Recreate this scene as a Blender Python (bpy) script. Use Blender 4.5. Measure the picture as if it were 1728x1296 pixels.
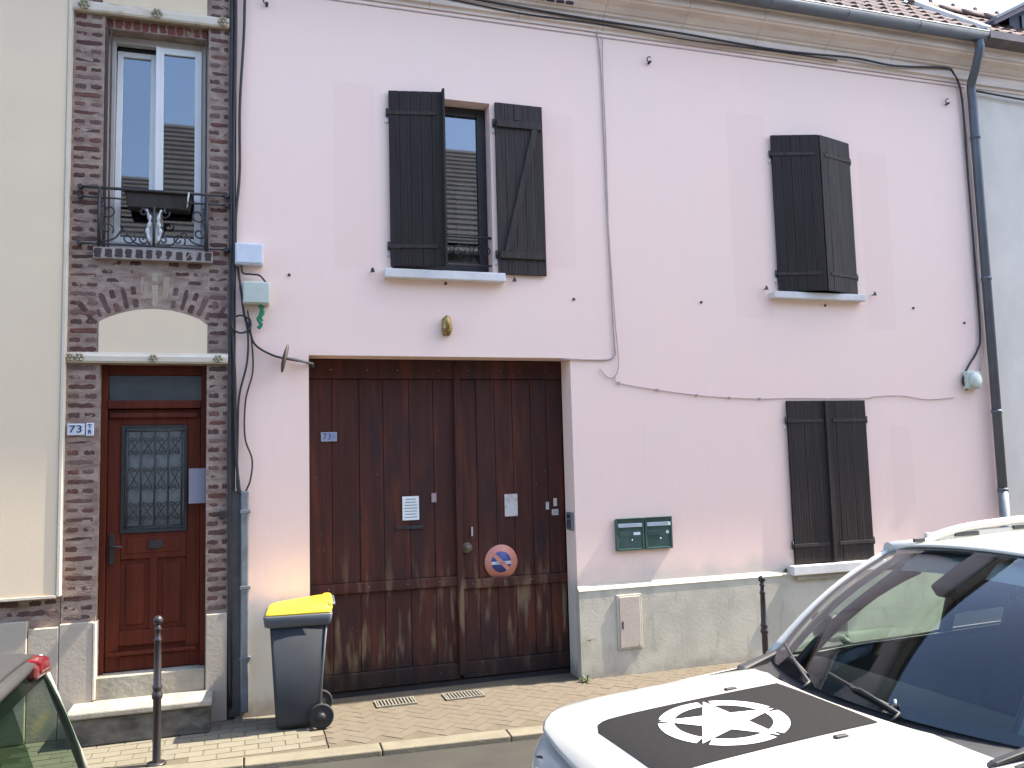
import bpy, bmesh, math, random
from mathutils import Vector, Matrix
random.seed(7)
R = math.radians
for o in list(bpy.data.objects): bpy.data.objects.remove(o)
scn = bpy.context.scene
col = scn.collection

# ---------------------------------------------------------------- camera
CAM_H = 2.16
cam_r = Vector((0.95292072, -0.30207596, -0.02631003))
cam_u = Vector((-0.00160248, -0.0917848, 0.99577758))
cam_f = Vector((0.30321533, 0.94885492, 0.08794771))
cd = bpy.data.cameras.new('camera'); cam = bpy.data.objects.new('camera', cd); col.objects.link(cam)
cd.sensor_width = 36.0; cd.lens = 1400 / 1728 * 36.0; cd.clip_start = 0.05; cd.clip_end = 2000
M4 = Matrix.Identity(4)
for i in range(3):
    M4[i][0] = cam_r[i]; M4[i][1] = cam_u[i]; M4[i][2] = -cam_f[i]
M4[2][3] = CAM_H
cam.matrix_world = M4
scn.camera = cam

# ---------------------------------------------------------------- sky, sun, exposure
SUN_TO = Vector((0.74, -0.0735, 1.0)).normalized()      # towards the sun: along the street, high, a hair in front of the facades
w = bpy.data.worlds.new('World'); scn.world = w; w.use_nodes = True
nt = w.node_tree; nt.nodes.clear()
sky = nt.nodes.new('ShaderNodeTexSky'); sky.sky_type = 'NISHITA'; sky.sun_disc = False
sky.sun_elevation = math.asin(SUN_TO.z); sky.sun_rotation = math.atan2(SUN_TO.x, SUN_TO.y)
sky.altitude = 50; sky.air_density = 0.95; sky.dust_density = 1.5; sky.ozone_density = 1.0
bg = nt.nodes.new('ShaderNodeBackground'); bg.inputs['Strength'].default_value = 0.15
ow = nt.nodes.new('ShaderNodeOutputWorld')
nt.links.new(sky.outputs[0], bg.inputs[0]); nt.links.new(bg.outputs[0], ow.inputs[0])
sd = bpy.data.lights.new('sun', 'SUN'); sd.energy = 3.3; sd.angle = R(0.53); sd.color = (1.0, 0.92, 0.77)
sun = bpy.data.objects.new('sun', sd); col.objects.link(sun)
sun.rotation_euler = (-SUN_TO).to_track_quat('-Z', 'Y').to_euler(); sun.location = (20, -3, 30)
vs = scn.view_settings; vs.view_transform = 'Standard'; vs.look = 'None'; vs.gamma = 1.0
vs.use_curve_mapping = False; vs.exposure = 2.22

# ---------------------------------------------------------------- materials
def mat(name, base, rough=0.6, base2=None, scale=6.0, stretch=(1, 1, 1), bump=0.0, bscale=40.0, metallic=0.0, spec=0.5,
        rnd=None, coat=0.0, detail=6.0, contrast=(0.35, 0.65), bdist=0.01):
    m = bpy.data.materials.new(name); m.use_nodes = True
    n = m.node_tree.nodes; l = m.node_tree.links; p = n['Principled BSDF']
    p.inputs['Base Color'].default_value = (*base, 1); p.inputs['Roughness'].default_value = rough
    p.inputs['Metallic'].default_value = metallic; p.inputs['Specular IOR Level'].default_value = spec
    p.inputs['Coat Weight'].default_value = coat
    tc = n.new('ShaderNodeTexCoord'); mp = n.new('ShaderNodeMapping'); mp.inputs['Scale'].default_value = stretch
    l.new(tc.outputs['Object'], mp.inputs['Vector'])
    vec = mp.outputs[0]
    if rnd is not None:
        oi = n.new('ShaderNodeObjectInfo'); ad = n.new('ShaderNodeVectorMath'); ad.operation = 'MULTIPLY_ADD'
        cb = n.new('ShaderNodeCombineXYZ')
        for i in range(3): l.new(oi.outputs['Random'], cb.inputs[i])
        l.new(cb.outputs[0], ad.inputs[0]); ad.inputs[1].default_value = (17, 31, 43); l.new(vec, ad.inputs[2]); vec = ad.outputs[0]
    colsock = None
    if base2 is not None:
        no = n.new('ShaderNodeTexNoise'); no.inputs['Scale'].default_value = scale; no.inputs['Detail'].default_value = detail
        no.inputs['Roughness'].default_value = 0.6
        l.new(vec, no.inputs['Vector'])
        mr = n.new('ShaderNodeMapRange'); mr.inputs[1].default_value = contrast[0]; mr.inputs[2].default_value = contrast[1]
        l.new(no.outputs[0], mr.inputs[0])
        mx = n.new('ShaderNodeMix'); mx.data_type = 'RGBA'
        mx.inputs[6].default_value = (*base, 1); mx.inputs[7].default_value = (*base2, 1)
        l.new(mr.outputs[0], mx.inputs[0]); colsock = mx.outputs[2]
    if rnd:
        cr = n.new('ShaderNodeValToRGB'); cr.color_ramp.interpolation = 'LINEAR'
        els = cr.color_ramp.elements
        while len(els) < len(rnd): els.new(0.5)
        for i, c in enumerate(rnd):
            els[i].position = i / max(1, len(rnd) - 1); els[i].color = (*c, 1)
        l.new(oi.outputs['Random'], cr.inputs[0])
        if colsock is None: colsock = cr.outputs[0]
        else:
            mx2 = n.new('ShaderNodeMix'); mx2.data_type = 'RGBA'; mx2.blend_type = 'MIX'; mx2.inputs[0].default_value = 0.6
            l.new(colsock, mx2.inputs[6]); l.new(cr.outputs[0], mx2.inputs[7]); colsock = mx2.outputs[2]
    if colsock is not None: l.new(colsock, p.inputs['Base Color'])
    if bump:
        nb = n.new('ShaderNodeTexNoise'); nb.inputs['Scale'].default_value = bscale; nb.inputs['Detail'].default_value = 5
        l.new(vec, nb.inputs['Vector'])
        b = n.new('ShaderNodeBump'); b.inputs['Strength'].default_value = bump; b.inputs['Distance'].default_value = bdist
        l.new(nb.outputs[0], b.inputs['Height']); l.new(b.outputs[0], p.inputs['Normal'])
    return m

class NB:                                   # tiny node helper
    def __init__(s, m):
        s.m = m; s.n = m.node_tree.nodes; s.l = m.node_tree.links; s.p = s.n['Principled BSDF']
        s.tc = s.n.new('ShaderNodeTexCoord'); s.sep = s.n.new('ShaderNodeSeparateXYZ'); s.l.new(s.tc.outputs['Object'], s.sep.inputs[0])
    def put(s, sock, v):
        if hasattr(v, 'is_linked') or hasattr(v, 'links'): s.l.new(v, sock)
        elif isinstance(v, tuple): sock.default_value = (*v, 1) if len(sock.default_value) == 4 else v
        else: sock.default_value = v
    def math(s, op, a, b=0.0, c=None, clamp=False):
        k = s.n.new('ShaderNodeMath'); k.operation = op; k.use_clamp = clamp
        s.put(k.inputs[0], a); s.put(k.inputs[1], b)
        if c is not None: s.put(k.inputs[2], c)
        return k.outputs[0]
    def noise(s, scale, stretch=(1, 1, 1), detail=5, lo=0.0, hi=1.0, off=(0, 0, 0)):
        mp = s.n.new('ShaderNodeMapping'); mp.inputs['Scale'].default_value = stretch; mp.inputs['Location'].default_value = off
        s.l.new(s.tc.outputs['Object'], mp.inputs[0])
        k = s.n.new('ShaderNodeTexNoise'); k.inputs['Scale'].default_value = scale; k.inputs['Detail'].default_value = detail
        s.l.new(mp.outputs[0], k.inputs[0])
        return s.rng(k.outputs[0], lo, hi) if (lo, hi) != (0.0, 1.0) else k.outputs[0]
    def rng(s, v, lo, hi, a=0.0, b=1.0, smooth=True):
        k = s.n.new('ShaderNodeMapRange'); k.interpolation_type = 'SMOOTHSTEP' if smooth else 'LINEAR'
        s.put(k.inputs[0], v); k.inputs[1].default_value = lo; k.inputs[2].default_value = hi
        k.inputs[3].default_value = a; k.inputs[4].default_value = b
        return k.outputs[0]
    def mix(s, f, a, b, blend='MIX'):
        k = s.n.new('ShaderNodeMix'); k.data_type = 'RGBA'; k.blend_type = blend
        s.put(k.inputs[0], f); s.put(k.inputs[6], a); s.put(k.inputs[7], b)
        return k.outputs[2]
    def box(s, x0, x1, z0, z1, e=0.01):     # soft rectangle mask in X and Z
        X, Z = s.sep.outputs[0], s.sep.outputs[2]
        a = s.math('MULTIPLY', s.rng(X, x0 - e, x0 + e), s.rng(X, x1 - e, x1 + e, 1.0, 0.0))
        b = s.math('MULTIPLY', s.rng(Z, z0 - e, z0 + e), s.rng(Z, z1 - e, z1 + e, 1.0, 0.0))
        return s.math('MULTIPLY', a, b)
    def bump(s, h, st=0.3, dist=0.01):
        k = s.n.new('ShaderNodeBump'); k.inputs['Strength'].default_value = st; k.inputs['Distance'].default_value = dist
        s.l.new(h, k.inputs['Height']); s.l.new(k.outputs[0], s.p.inputs['Normal'])

MT = {}
# pink render: faint roller patches, repaint rectangles round the windows, a grimy foot
def pink():
    m = mat('pink_render', (0.6, 0.45, 0.45), 0.85, spec=0.2); b = NB(m)
    Z = b.sep.outputs[2]
    c = b.mix(b.noise(0.55, (1, 1, 0.7), 4, 0.38, 0.62), (0.92, 0.675, 0.575), (0.895, 0.68, 0.58))
    c = b.mix(b.math('MULTIPLY', b.noise(5.0, (2.5, 2.5, 0.5), 6, 0.45, 0.75), 0.06), c, (0.72, 0.61, 0.60))
    for q in ((0.76, 1.15, 3.95, 5.75), (2.9, 3.18, 4.05, 5.66), (5.02, 5.5, 3.6, 5.9), (6.95, 7.25, 0.9, 2.4), (6.75, 7.15, 3.5, 5.6)):
        c = b.mix(b.math('MULTIPLY', b.box(*q), 0.5), c, (0.85, 0.62, 0.53))
    # rain streaks under sills and anchors
    st = b.math('MULTIPLY', b.noise(9.0, (3.0, 1, 0.12), 4, 0.52, 0.75), b.rng(Z, 1.0, 4.0, 0.06, 0.015))
    c = b.mix(st, c, (0.52, 0.43, 0.41))
    sp = b.math('MULTIPLY', b.noise(60, (1, 1, 1), 2, 0.70, 0.76), 0.2)
    c = b.mix(sp, c, (0.45, 0.38, 0.37))
    gz = b.math('ADD', Z, b.math('MULTIPLY', b.noise(3.0), 0.35))
    c = b.mix(b.rng(gz, 0.98, 1.30, 0.92, 0.0), c, (0.50, 0.475, 0.415))
    ft = b.math('ADD', Z, b.math('MULTIPLY', b.noise(14.0, (1, 1, 1), 6), 0.25))
    c = b.mix(b.rng(ft, 0.13, 0.34, 0.8, 0.0), c, (0.27, 0.23, 0.18))
    b.l.new(c, b.p.inputs['Base Color'])
    b.bump(b.math('ADD', b.noise(90), b.math('MULTIPLY', b.noise(5), 1.5)), 0.22, 0.004)
    return m
MT['pink'] = pink()
def plinthm():
    m = mat('cement_plinth', (0.5, 0.5, 0.45), 0.9, spec=0.2); b = NB(m); Z = b.sep.outputs[2]
    c = b.mix(b.noise(2.2, (1, 1, 1.2), 6, 0.40, 0.62), (0.49, 0.462, 0.375), (0.42, 0.392, 0.32))
    c = b.mix(b.math('MULTIPLY', b.noise(7.0, (1.6, 1, 0.5), 6, 0.56, 0.70), 0.4), c, (0.29, 0.28, 0.245))
    gz = b.math('ADD', Z, b.math('MULTIPLY', b.noise(7.0), 0.35))
    c = b.mix(b.rng(gz, 0.10, 0.32, 0.75, 0.0), c, (0.28, 0.25, 0.20))
    c = b.mix(b.math('MULTIPLY', b.noise(16.0, (1, 1, 1), 3, 0.70, 0.74), 0.3), c, (0.25, 0.23, 0.2))
    b.l.new(c, b.p.inputs['Base Color']); b.bump(b.math('ADD', b.noise(35), b.noise(6)), 0.18, 0.008)
    return m
MT['plinth'] = plinthm()
def gatem():
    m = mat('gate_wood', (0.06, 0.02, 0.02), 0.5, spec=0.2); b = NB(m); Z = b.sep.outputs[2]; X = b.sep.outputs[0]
    c = b.mix(b.noise(7, (2.6, 1, 0.12), 5, 0.38, 0.62), (0.068, 0.024, 0.018), (0.052, 0.020, 0.016))
    c = b.mix(b.math('MULTIPLY', b.noise(3, (2.4, 1, 0.25), 4, 0.50, 0.66), 0.95), c, (0.098, 0.030, 0.019))
    c = b.mix(b.math('MULTIPLY', b.noise(2.2, (1.6, 1, 0.5), 3, 0.52, 0.68, (4, 0, 2)), 0.75), c, (0.034, 0.020, 0.021))
    wear = b.math('MULTIPLY', b.noise(6, (2.0, 1, 0.30), 7, 0.50, 0.68), b.rng(Z, 0.75, 1.45, 1.0, 0.0))
    c = b.mix(wear, c, (0.18, 0.125, 0.075))
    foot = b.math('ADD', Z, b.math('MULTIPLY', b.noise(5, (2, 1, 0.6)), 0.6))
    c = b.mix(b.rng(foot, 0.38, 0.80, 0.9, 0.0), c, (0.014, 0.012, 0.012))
    c = b.mix(b.math('MULTIPLY', b.noise(60, (1, 1, 0.5), 2, 0.74, 0.78), 0.6), c, (0.3, 0.24, 0.18))
    b.l.new(c, b.p.inputs['Base Color']); b.bump(b.noise(60, (3, 1, 0.07)), 0.5, 0.004)
    b.put(b.p.inputs['Roughness'], b.noise(8, (2, 1, 0.3), 4, 0.2, 0.9))
    rr = b.rng(b.noise(8, (2, 1, 0.3)), 0.3, 0.7, 0.5, 0.8); b.put(b.p.inputs['Roughness'], rr)
    return m
MT['gate'] = gatem()
MT['cream'] = mat('cream_render', (0.755, 0.61, 0.43), 0.9, (0.715, 0.577, 0.408), 1.2, bump=0.25, bscale=140, spec=0.2, bdist=0.004)
MT['cream_trim'] = mat('cream_trim', (0.62, 0.56, 0.46), 0.8, (0.56, 0.49, 0.38), 4, bump=0.2, bscale=60, spec=0.25)
MT['cream_weathered'] = mat('weathered_stone_band', (0.62, 0.55, 0.44), 0.85, (0.40, 0.25, 0.15), 5, (1, 1, 2), bump=0.3, bscale=50, contrast=(0.5, 0.75))
MT['plinth_cream'] = mat('cream_plinth', (0.42, 0.365, 0.295), 0.8, (0.375, 0.325, 0.265), 2, bump=0.2, bscale=40, spec=0.25)
MT['mortar'] = mat('smeared_mortar', (0.36, 0.285, 0.235), 0.95, (0.215, 0.145, 0.115), 7, (1, 1, 2.2), bump=0.6, bscale=45, spec=0.15, bdist=0.015)
MT['brick'] = mat('old_brick', (0.11, 0.058, 0.048), 0.9, (0.27, 0.19, 0.165), 14, contrast=(0.50, 0.82), bump=0.7, bscale=70, spec=0.15, bdist=0.012,
                  rnd=[(0.055, 0.036, 0.034), (0.12, 0.052, 0.044), (0.072, 0.046, 0.042), (0.17, 0.070, 0.054), (0.22, 0.16, 0.145), (0.082, 0.044, 0.043), (0.17, 0.115, 0.107), (0.06, 0.045, 0.045)])
MT['brick_red'] = mat('red_brick', (0.20, 0.06, 0.045), 0.85, (0.13, 0.045, 0.04), 14, bump=0.5, bscale=60, rnd=[(0.2, 0.055, 0.04), (0.12, 0.04, 0.035)])
MT['brick_dark'] = mat('dark_glazed_brick', (0.03, 0.022, 0.022), 0.7, (0.05, 0.032, 0.03), 12, bump=0.4, bscale=60, rnd=[(0.028, 0.021, 0.022), (0.045, 0.029, 0.028)])
MT['brick_pale'] = mat('pale_brick', (0.42, 0.36, 0.26), 0.85, (0.3, 0.24, 0.17), 14, bump=0.5, bscale=60, rnd=[(0.42, 0.36, 0.25), (0.28, 0.22, 0.15)])
MT['joint'] = mat('grey_joint', (0.34, 0.30, 0.27), 0.95, (0.27, 0.23, 0.21), 10, bump=0.5, bscale=50, spec=0.15)
MT['shutter'] = mat('shutter_paint', (0.026, 0.020, 0.019), 0.65, (0.038, 0.029, 0.026), 10, (3, 3, 0.15), bump=0.4, bscale=50, spec=0.2)
MT['shutter_worn'] = mat('shutter_paint_worn', (0.034, 0.027, 0.026), 0.65, (0.056, 0.045, 0.040), 8, (3, 3, 0.18), bump=0.5, bscale=50, spec=0.2)
MT['iron'] = mat('black_iron', (0.018, 0.017, 0.019), 0.5, (0.035, 0.03, 0.03), 20, bump=0.3, bscale=120, spec=0.5)
MT['grey_iron'] = mat('grey_iron', (0.23, 0.22, 0.21), 0.55, (0.12, 0.11, 0.1), 20, bump=0.2, bscale=80, metallic=0.3)
MT['rust'] = mat('rusty_iron', (0.10, 0.055, 0.04), 0.8, (0.05, 0.04, 0.038), 15, bump=0.4, bscale=80)
MT['pvc'] = mat('white_pvc', (0.76, 0.75, 0.72), 0.35, (0.70, 0.69, 0.66), 3, spec=0.5)
MT['pvc_grey'] = mat('weathered_white_frame', (0.48, 0.45, 0.41), 0.5, (0.42, 0.39, 0.36), 5)
MT['dark_frame'] = mat('dark_window_frame', (0.018, 0.014, 0.018), 0.45, (0.03, 0.024, 0.026), 8)
MT['dark'] = mat('unlit_interior', (0.02, 0.02, 0.022), 0.95, (0.035, 0.033, 0.035), 2)  # near-black colour stands in for the shade inside unlit rooms
MT['sill'] = mat('white_sill', (0.70, 0.68, 0.66), 0.7, (0.58, 0.55, 0.52), 4, bump=0.15, bscale=40)
MT['door'] = mat('varnished_door', (0.115, 0.025, 0.012), 0.55, (0.078, 0.017, 0.009), 7, (3, 1, 0.2), bump=0.2, bscale=40, spec=0.15)
MT['step'] = mat('worn_step_stone', (0.34, 0.31, 0.245), 0.85, (0.22, 0.20, 0.16), 4, bump=0.5, bscale=25, contrast=(0.4, 0.7))
MT['step_dark'] = mat('mossy_step_riser', (0.15, 0.135, 0.105), 0.9, (0.05, 0.045, 0.037), 5, (1, 1, 1.5), bump=0.7, bscale=25)  # darker and more mottled than the step slab
MT['zinc'] = mat('painted_zinc', (0.125, 0.14, 0.165), 0.5, (0.10, 0.112, 0.135), 5, bump=0.15, bscale=30, metallic=0.2)
MT['galv'] = mat('galvanised_steel', (0.23, 0.25, 0.27), 0.55, (0.15, 0.165, 0.18), 9, (1, 1, 0.6), bump=0.2, bscale=60, metallic=0.35)
MT['cable'] = mat('black_cable', (0.022, 0.02, 0.022), 0.6, (0.035, 0.03, 0.03), 10)
MT['cable_grey'] = mat('painted_cable', (0.48, 0.385, 0.36), 0.7, (0.38, 0.31, 0.29), 10)
MT['cornice'] = mat('cornice_paint', (0.72, 0.61, 0.53), 0.8, (0.56, 0.46, 0.40), 3, (0.5, 1, 3), bump=0.35, bscale=25, contrast=(0.42, 0.72))
MT['tile'] = mat('clay_tile', (0.12, 0.07, 0.06), 0.85, (0.075, 0.048, 0.044), 9, bump=0.4, bscale=40, rnd=[(0.13, 0.072, 0.062), (0.08, 0.05, 0.046), (0.16, 0.095, 0.085), (0.10, 0.06, 0.055)])
MT['tile_red'] = mat('pale_clay_tile', (0.115, 0.076, 0.07), 0.85, (0.08, 0.056, 0.053), 9, bump=0.4, bscale=40, rnd=[(0.12, 0.078, 0.073), (0.085, 0.058, 0.056), (0.145, 0.10, 0.092)])
MT['mortar_white'] = mat('lime_verge', (0.72, 0.67, 0.60), 0.85, (0.6, 0.54, 0.47), 6, bump=0.4, bscale=30)
MT['grey_wall'] = mat('grey_white_render', (0.71, 0.65, 0.565), 0.9, (0.60, 0.55, 0.48), 1.3, (1, 1, 0.6), bump=0.3, bscale=80, spec=0.2)
MT['navy'] = mat('dormer_boards', (0.018, 0.022, 0.05), 0.6, (0.028, 0.032, 0.06), 5, (4, 1, 1))
MT['barge'] = mat('barge_board', (0.16, 0.13, 0.14), 0.7, (0.1, 0.085, 0.09), 6, (1, 1, 1))
MT['green_box'] = mat('green_enamel', (0.03, 0.072, 0.06), 0.35, (0.05, 0.10, 0.085), 6, spec=0.6, coat=0.3)
MT['grey_box'] = mat('grey_plastic', (0.62, 0.66, 0.72), 0.5, (0.55, 0.58, 0.63), 5)
MT['green_grey_box'] = mat('aged_plastic', (0.52, 0.57, 0.50), 0.55, (0.44, 0.48, 0.42), 6)
MT['white'] = mat('white_paper', (0.74, 0.76, 0.76), 0.7, (0.68, 0.71, 0.71), 8)
MT['cream_paper'] = mat('stained_paper', (0.55, 0.52, 0.49), 0.6, (0.42, 0.33, 0.30), 14, (1, 1, 1.4), contrast=(0.48, 0.68))
MT['ink'] = mat('print_ink', (0.09, 0.12, 0.12), 0.7, (0.16, 0.2, 0.2), 30)
MT['plate_white'] = mat('enamel_plate', (0.62, 0.65, 0.72), 0.3, (0.55, 0.57, 0.66), 8, spec=0.6)
MT['plate_ink'] = mat('enamel_digit', (0.02, 0.025, 0.055), 0.35, (0.03, 0.035, 0.07), 8)
MT['plate_blue'] = mat('blue_enamel', (0.025, 0.045, 0.20), 0.35, (0.035, 0.06, 0.24), 8)
MT['plate_pale_blue'] = mat('faded_blue_enamel', (0.16, 0.26, 0.42), 0.4, (0.2, 0.3, 0.46), 8)
MT['sign_red'] = mat('faded_sign_red', (0.62, 0.25, 0.18), 0.5, (0.56, 0.2, 0.15), 9)
MT['sign_blue'] = mat('sign_blue', (0.03, 0.055, 0.26), 0.45, (0.04, 0.065, 0.22), 12)
MT['sign_white'] = mat('sign_white', (0.58, 0.56, 0.56), 0.5, (0.5, 0.48, 0.47), 15)
MT['brass'] = mat('tarnished_brass', (0.42, 0.30, 0.09), 0.42, (0.15, 0.09, 0.04), 22, metallic=0.75, bump=0.4, bscale=60)
MT['hatch'] = mat('meter_hatch', (0.50, 0.42, 0.35), 0.75, (0.44, 0.36, 0.30), 4, bump=0.15, bscale=40)
MT['bin'] = mat('bin_plastic', (0.027, 0.031, 0.036), 0.6, (0.034, 0.037, 0.042), 4, bump=0.12, bscale=200, spec=0.25)
MT['bin_rim'] = mat('bin_rim_plastic', (0.09, 0.10, 0.115), 0.5, (0.075, 0.083, 0.095), 4, spec=0.4)
MT['yellow'] = mat('yellow_plastic', (0.66, 0.47, 0.03), 0.45, (0.60, 0.42, 0.03), 5, spec=0.4)
MT['rubber'] = mat('black_rubber', (0.012, 0.012, 0.013), 0.75, (0.02, 0.02, 0.02), 15)
MT['bollard'] = mat('bollard_paint', (0.022, 0.018, 0.022), 0.35, (0.035, 0.028, 0.03), 12, spec=0.5, bump=0.1, bscale=60)
MT['netting'] = mat('green_tape', (0.01, 0.22, 0.10), 0.6, (0.01, 0.15, 0.08), 20)
MT['weed'] = mat('weed_leaf', (0.05, 0.075, 0.02), 0.7, (0.09, 0.10, 0.03), 20)
MT['curtain'] = mat('lace_curtain', (0.74, 0.75, 0.75), 0.9, (0.50, 0.52, 0.53), 22, (1, 1, 0.6), bump=0.2, bscale=60)
MT['asphalt'] = mat('asphalt', (0.050, 0.046, 0.038), 0.9, (0.039, 0.036, 0.031), 2.2, bump=0.6, bscale=160, spec=0.25, detail=10)
MT['joint_sand'] = mat('jointing_sand', (0.126, 0.105, 0.074), 0.95, (0.105, 0.088, 0.064), 8, bump=0.4, bscale=80, spec=0.15)
MT['paver'] = mat('concrete_paver', (0.185, 0.163, 0.118), 0.9, (0.145, 0.13, 0.098), 12, bump=0.4, bscale=120, spec=0.2,
                  rnd=[(0.175, 0.157, 0.115), (0.158, 0.142, 0.105), (0.188, 0.168, 0.125), (0.17, 0.150, 0.110)])
MT['paver_warm'] = mat('buff_paver', (0.134, 0.111, 0.078), 0.9, (0.112, 0.094, 0.068), 10, bump=0.4, bscale=120, spec=0.2,
                  rnd=[(0.136, 0.112, 0.085), (0.130, 0.107, 0.083), (0.142, 0.118, 0.090), (0.134, 0.108, 0.082)])
MT['kerb'] = mat('kerb_stone', (0.185, 0.163, 0.118), 0.9, (0.15, 0.132, 0.097), 6, bump=0.4, bscale=60, spec=0.2)
MT['grate'] = mat('cast_grate', (0.13, 0.12, 0.10), 0.8, (0.2, 0.18, 0.14), 20, bump=0.5, bscale=80)
MT['car_white'] = mat('white_car_paint', (0.46, 0.455, 0.42), 0.30, (0.445, 0.44, 0.405), 3, coat=0.6, spec=0.5)
MT['car_grey'] = mat('grey_car_paint', (0.028, 0.027, 0.027), 0.6, (0.042, 0.040, 0.038), 5, coat=0.1, metallic=0.1)
MT['decal'] = mat('matt_black_decal', (0.008, 0.0077, 0.008), 0.8, (0.012, 0.0115, 0.0115), 60, bump=0.15, bscale=400, spec=0.2)
MT['decal_white'] = mat('white_decal', (0.80, 0.80, 0.80), 0.4, (0.76, 0.76, 0.77), 10)
MT['trim'] = mat('black_plastic_trim', (0.018, 0.018, 0.02), 0.55, (0.028, 0.028, 0.03), 12)
MT['cabin'] = mat('grey_cabin_trim', (0.17, 0.17, 0.165), 0.8, (0.14, 0.14, 0.135), 6)
MT['headlining'] = mat('pale_headlining', (0.34, 0.34, 0.33), 0.9, (0.3, 0.3, 0.29), 6)
MT['seat'] = mat('seat_fabric', (0.025, 0.026, 0.03), 0.9, (0.04, 0.04, 0.045), 30, bump=0.2, bscale=120)
MT['chrome'] = mat('bright_metal', (0.55, 0.55, 0.56), 0.2, (0.45, 0.45, 0.46), 10, metallic=0.95)
MT['lamp_red'] = mat('red_lens', (0.17, 0.006, 0.01), 0.25, (0.12, 0.005, 0.008), 25, spec=0.6, coat=0.5)
MT['lamp_pale'] = mat('pale_red_lens', (0.13, 0.03, 0.03), 0.3, (0.10, 0.018, 0.02), 25, spec=0.6, coat=0.5)
MT['lamp_clear'] = mat('headlamp_lens', (0.45, 0.47, 0.5), 0.1, (0.3, 0.32, 0.35), 15, spec=0.8, coat=0.6)

def glass(name, tint, refl=1.0, rough=0.02):
    m = bpy.data.materials.new(name); m.use_nodes = True; n = m.node_tree.nodes; l = m.node_tree.links
    n.remove(n['Principled BSDF']); o = n['Material Output']
    t = n.new('ShaderNodeBsdfTransparent'); t.inputs[0].default_value = (*tint, 1)
    g = n.new('ShaderNodeBsdfGlossy'); g.inputs['Roughness'].default_value = rough; g.inputs[0].default_value = (0.95, 0.97, 1, 1)
    f = n.new('ShaderNodeFresnel'); f.inputs[0].default_value = 1.5
    k = n.new('ShaderNodeMath'); k.operation = 'MULTIPLY'; k.use_clamp = True; k.inputs[1].default_value = refl
    x = n.new('ShaderNodeMixShader')
    l.new(f.outputs[0], k.inputs[0]); l.new(k.outputs[0], x.inputs[0]); l.new(t.outputs[0], x.inputs[1]); l.new(g.outputs[0], x.inputs[2])
    l.new(x.outputs[0], o.inputs[0])
    return m
MT['pane'] = glass('double_glazing', (0.55, 0.58, 0.60), 3.4)
MT['pane_dim'] = glass('single_glazing', (0.93, 0.95, 0.95), 1.2, 0.05)
MT['windscreen'] = glass('green_tinted_windscreen', (0.82, 0.92, 0.85), 1.25, 0.01)
MT['dark_car_glass'] = glass('dark_green_car_glass', (0.32, 0.43, 0.36), 0.15, 0.10)
MT['car_glass'] = glass('green_tinted_car_glass', (0.76, 0.90, 0.82), 1.1, 0.01)

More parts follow.
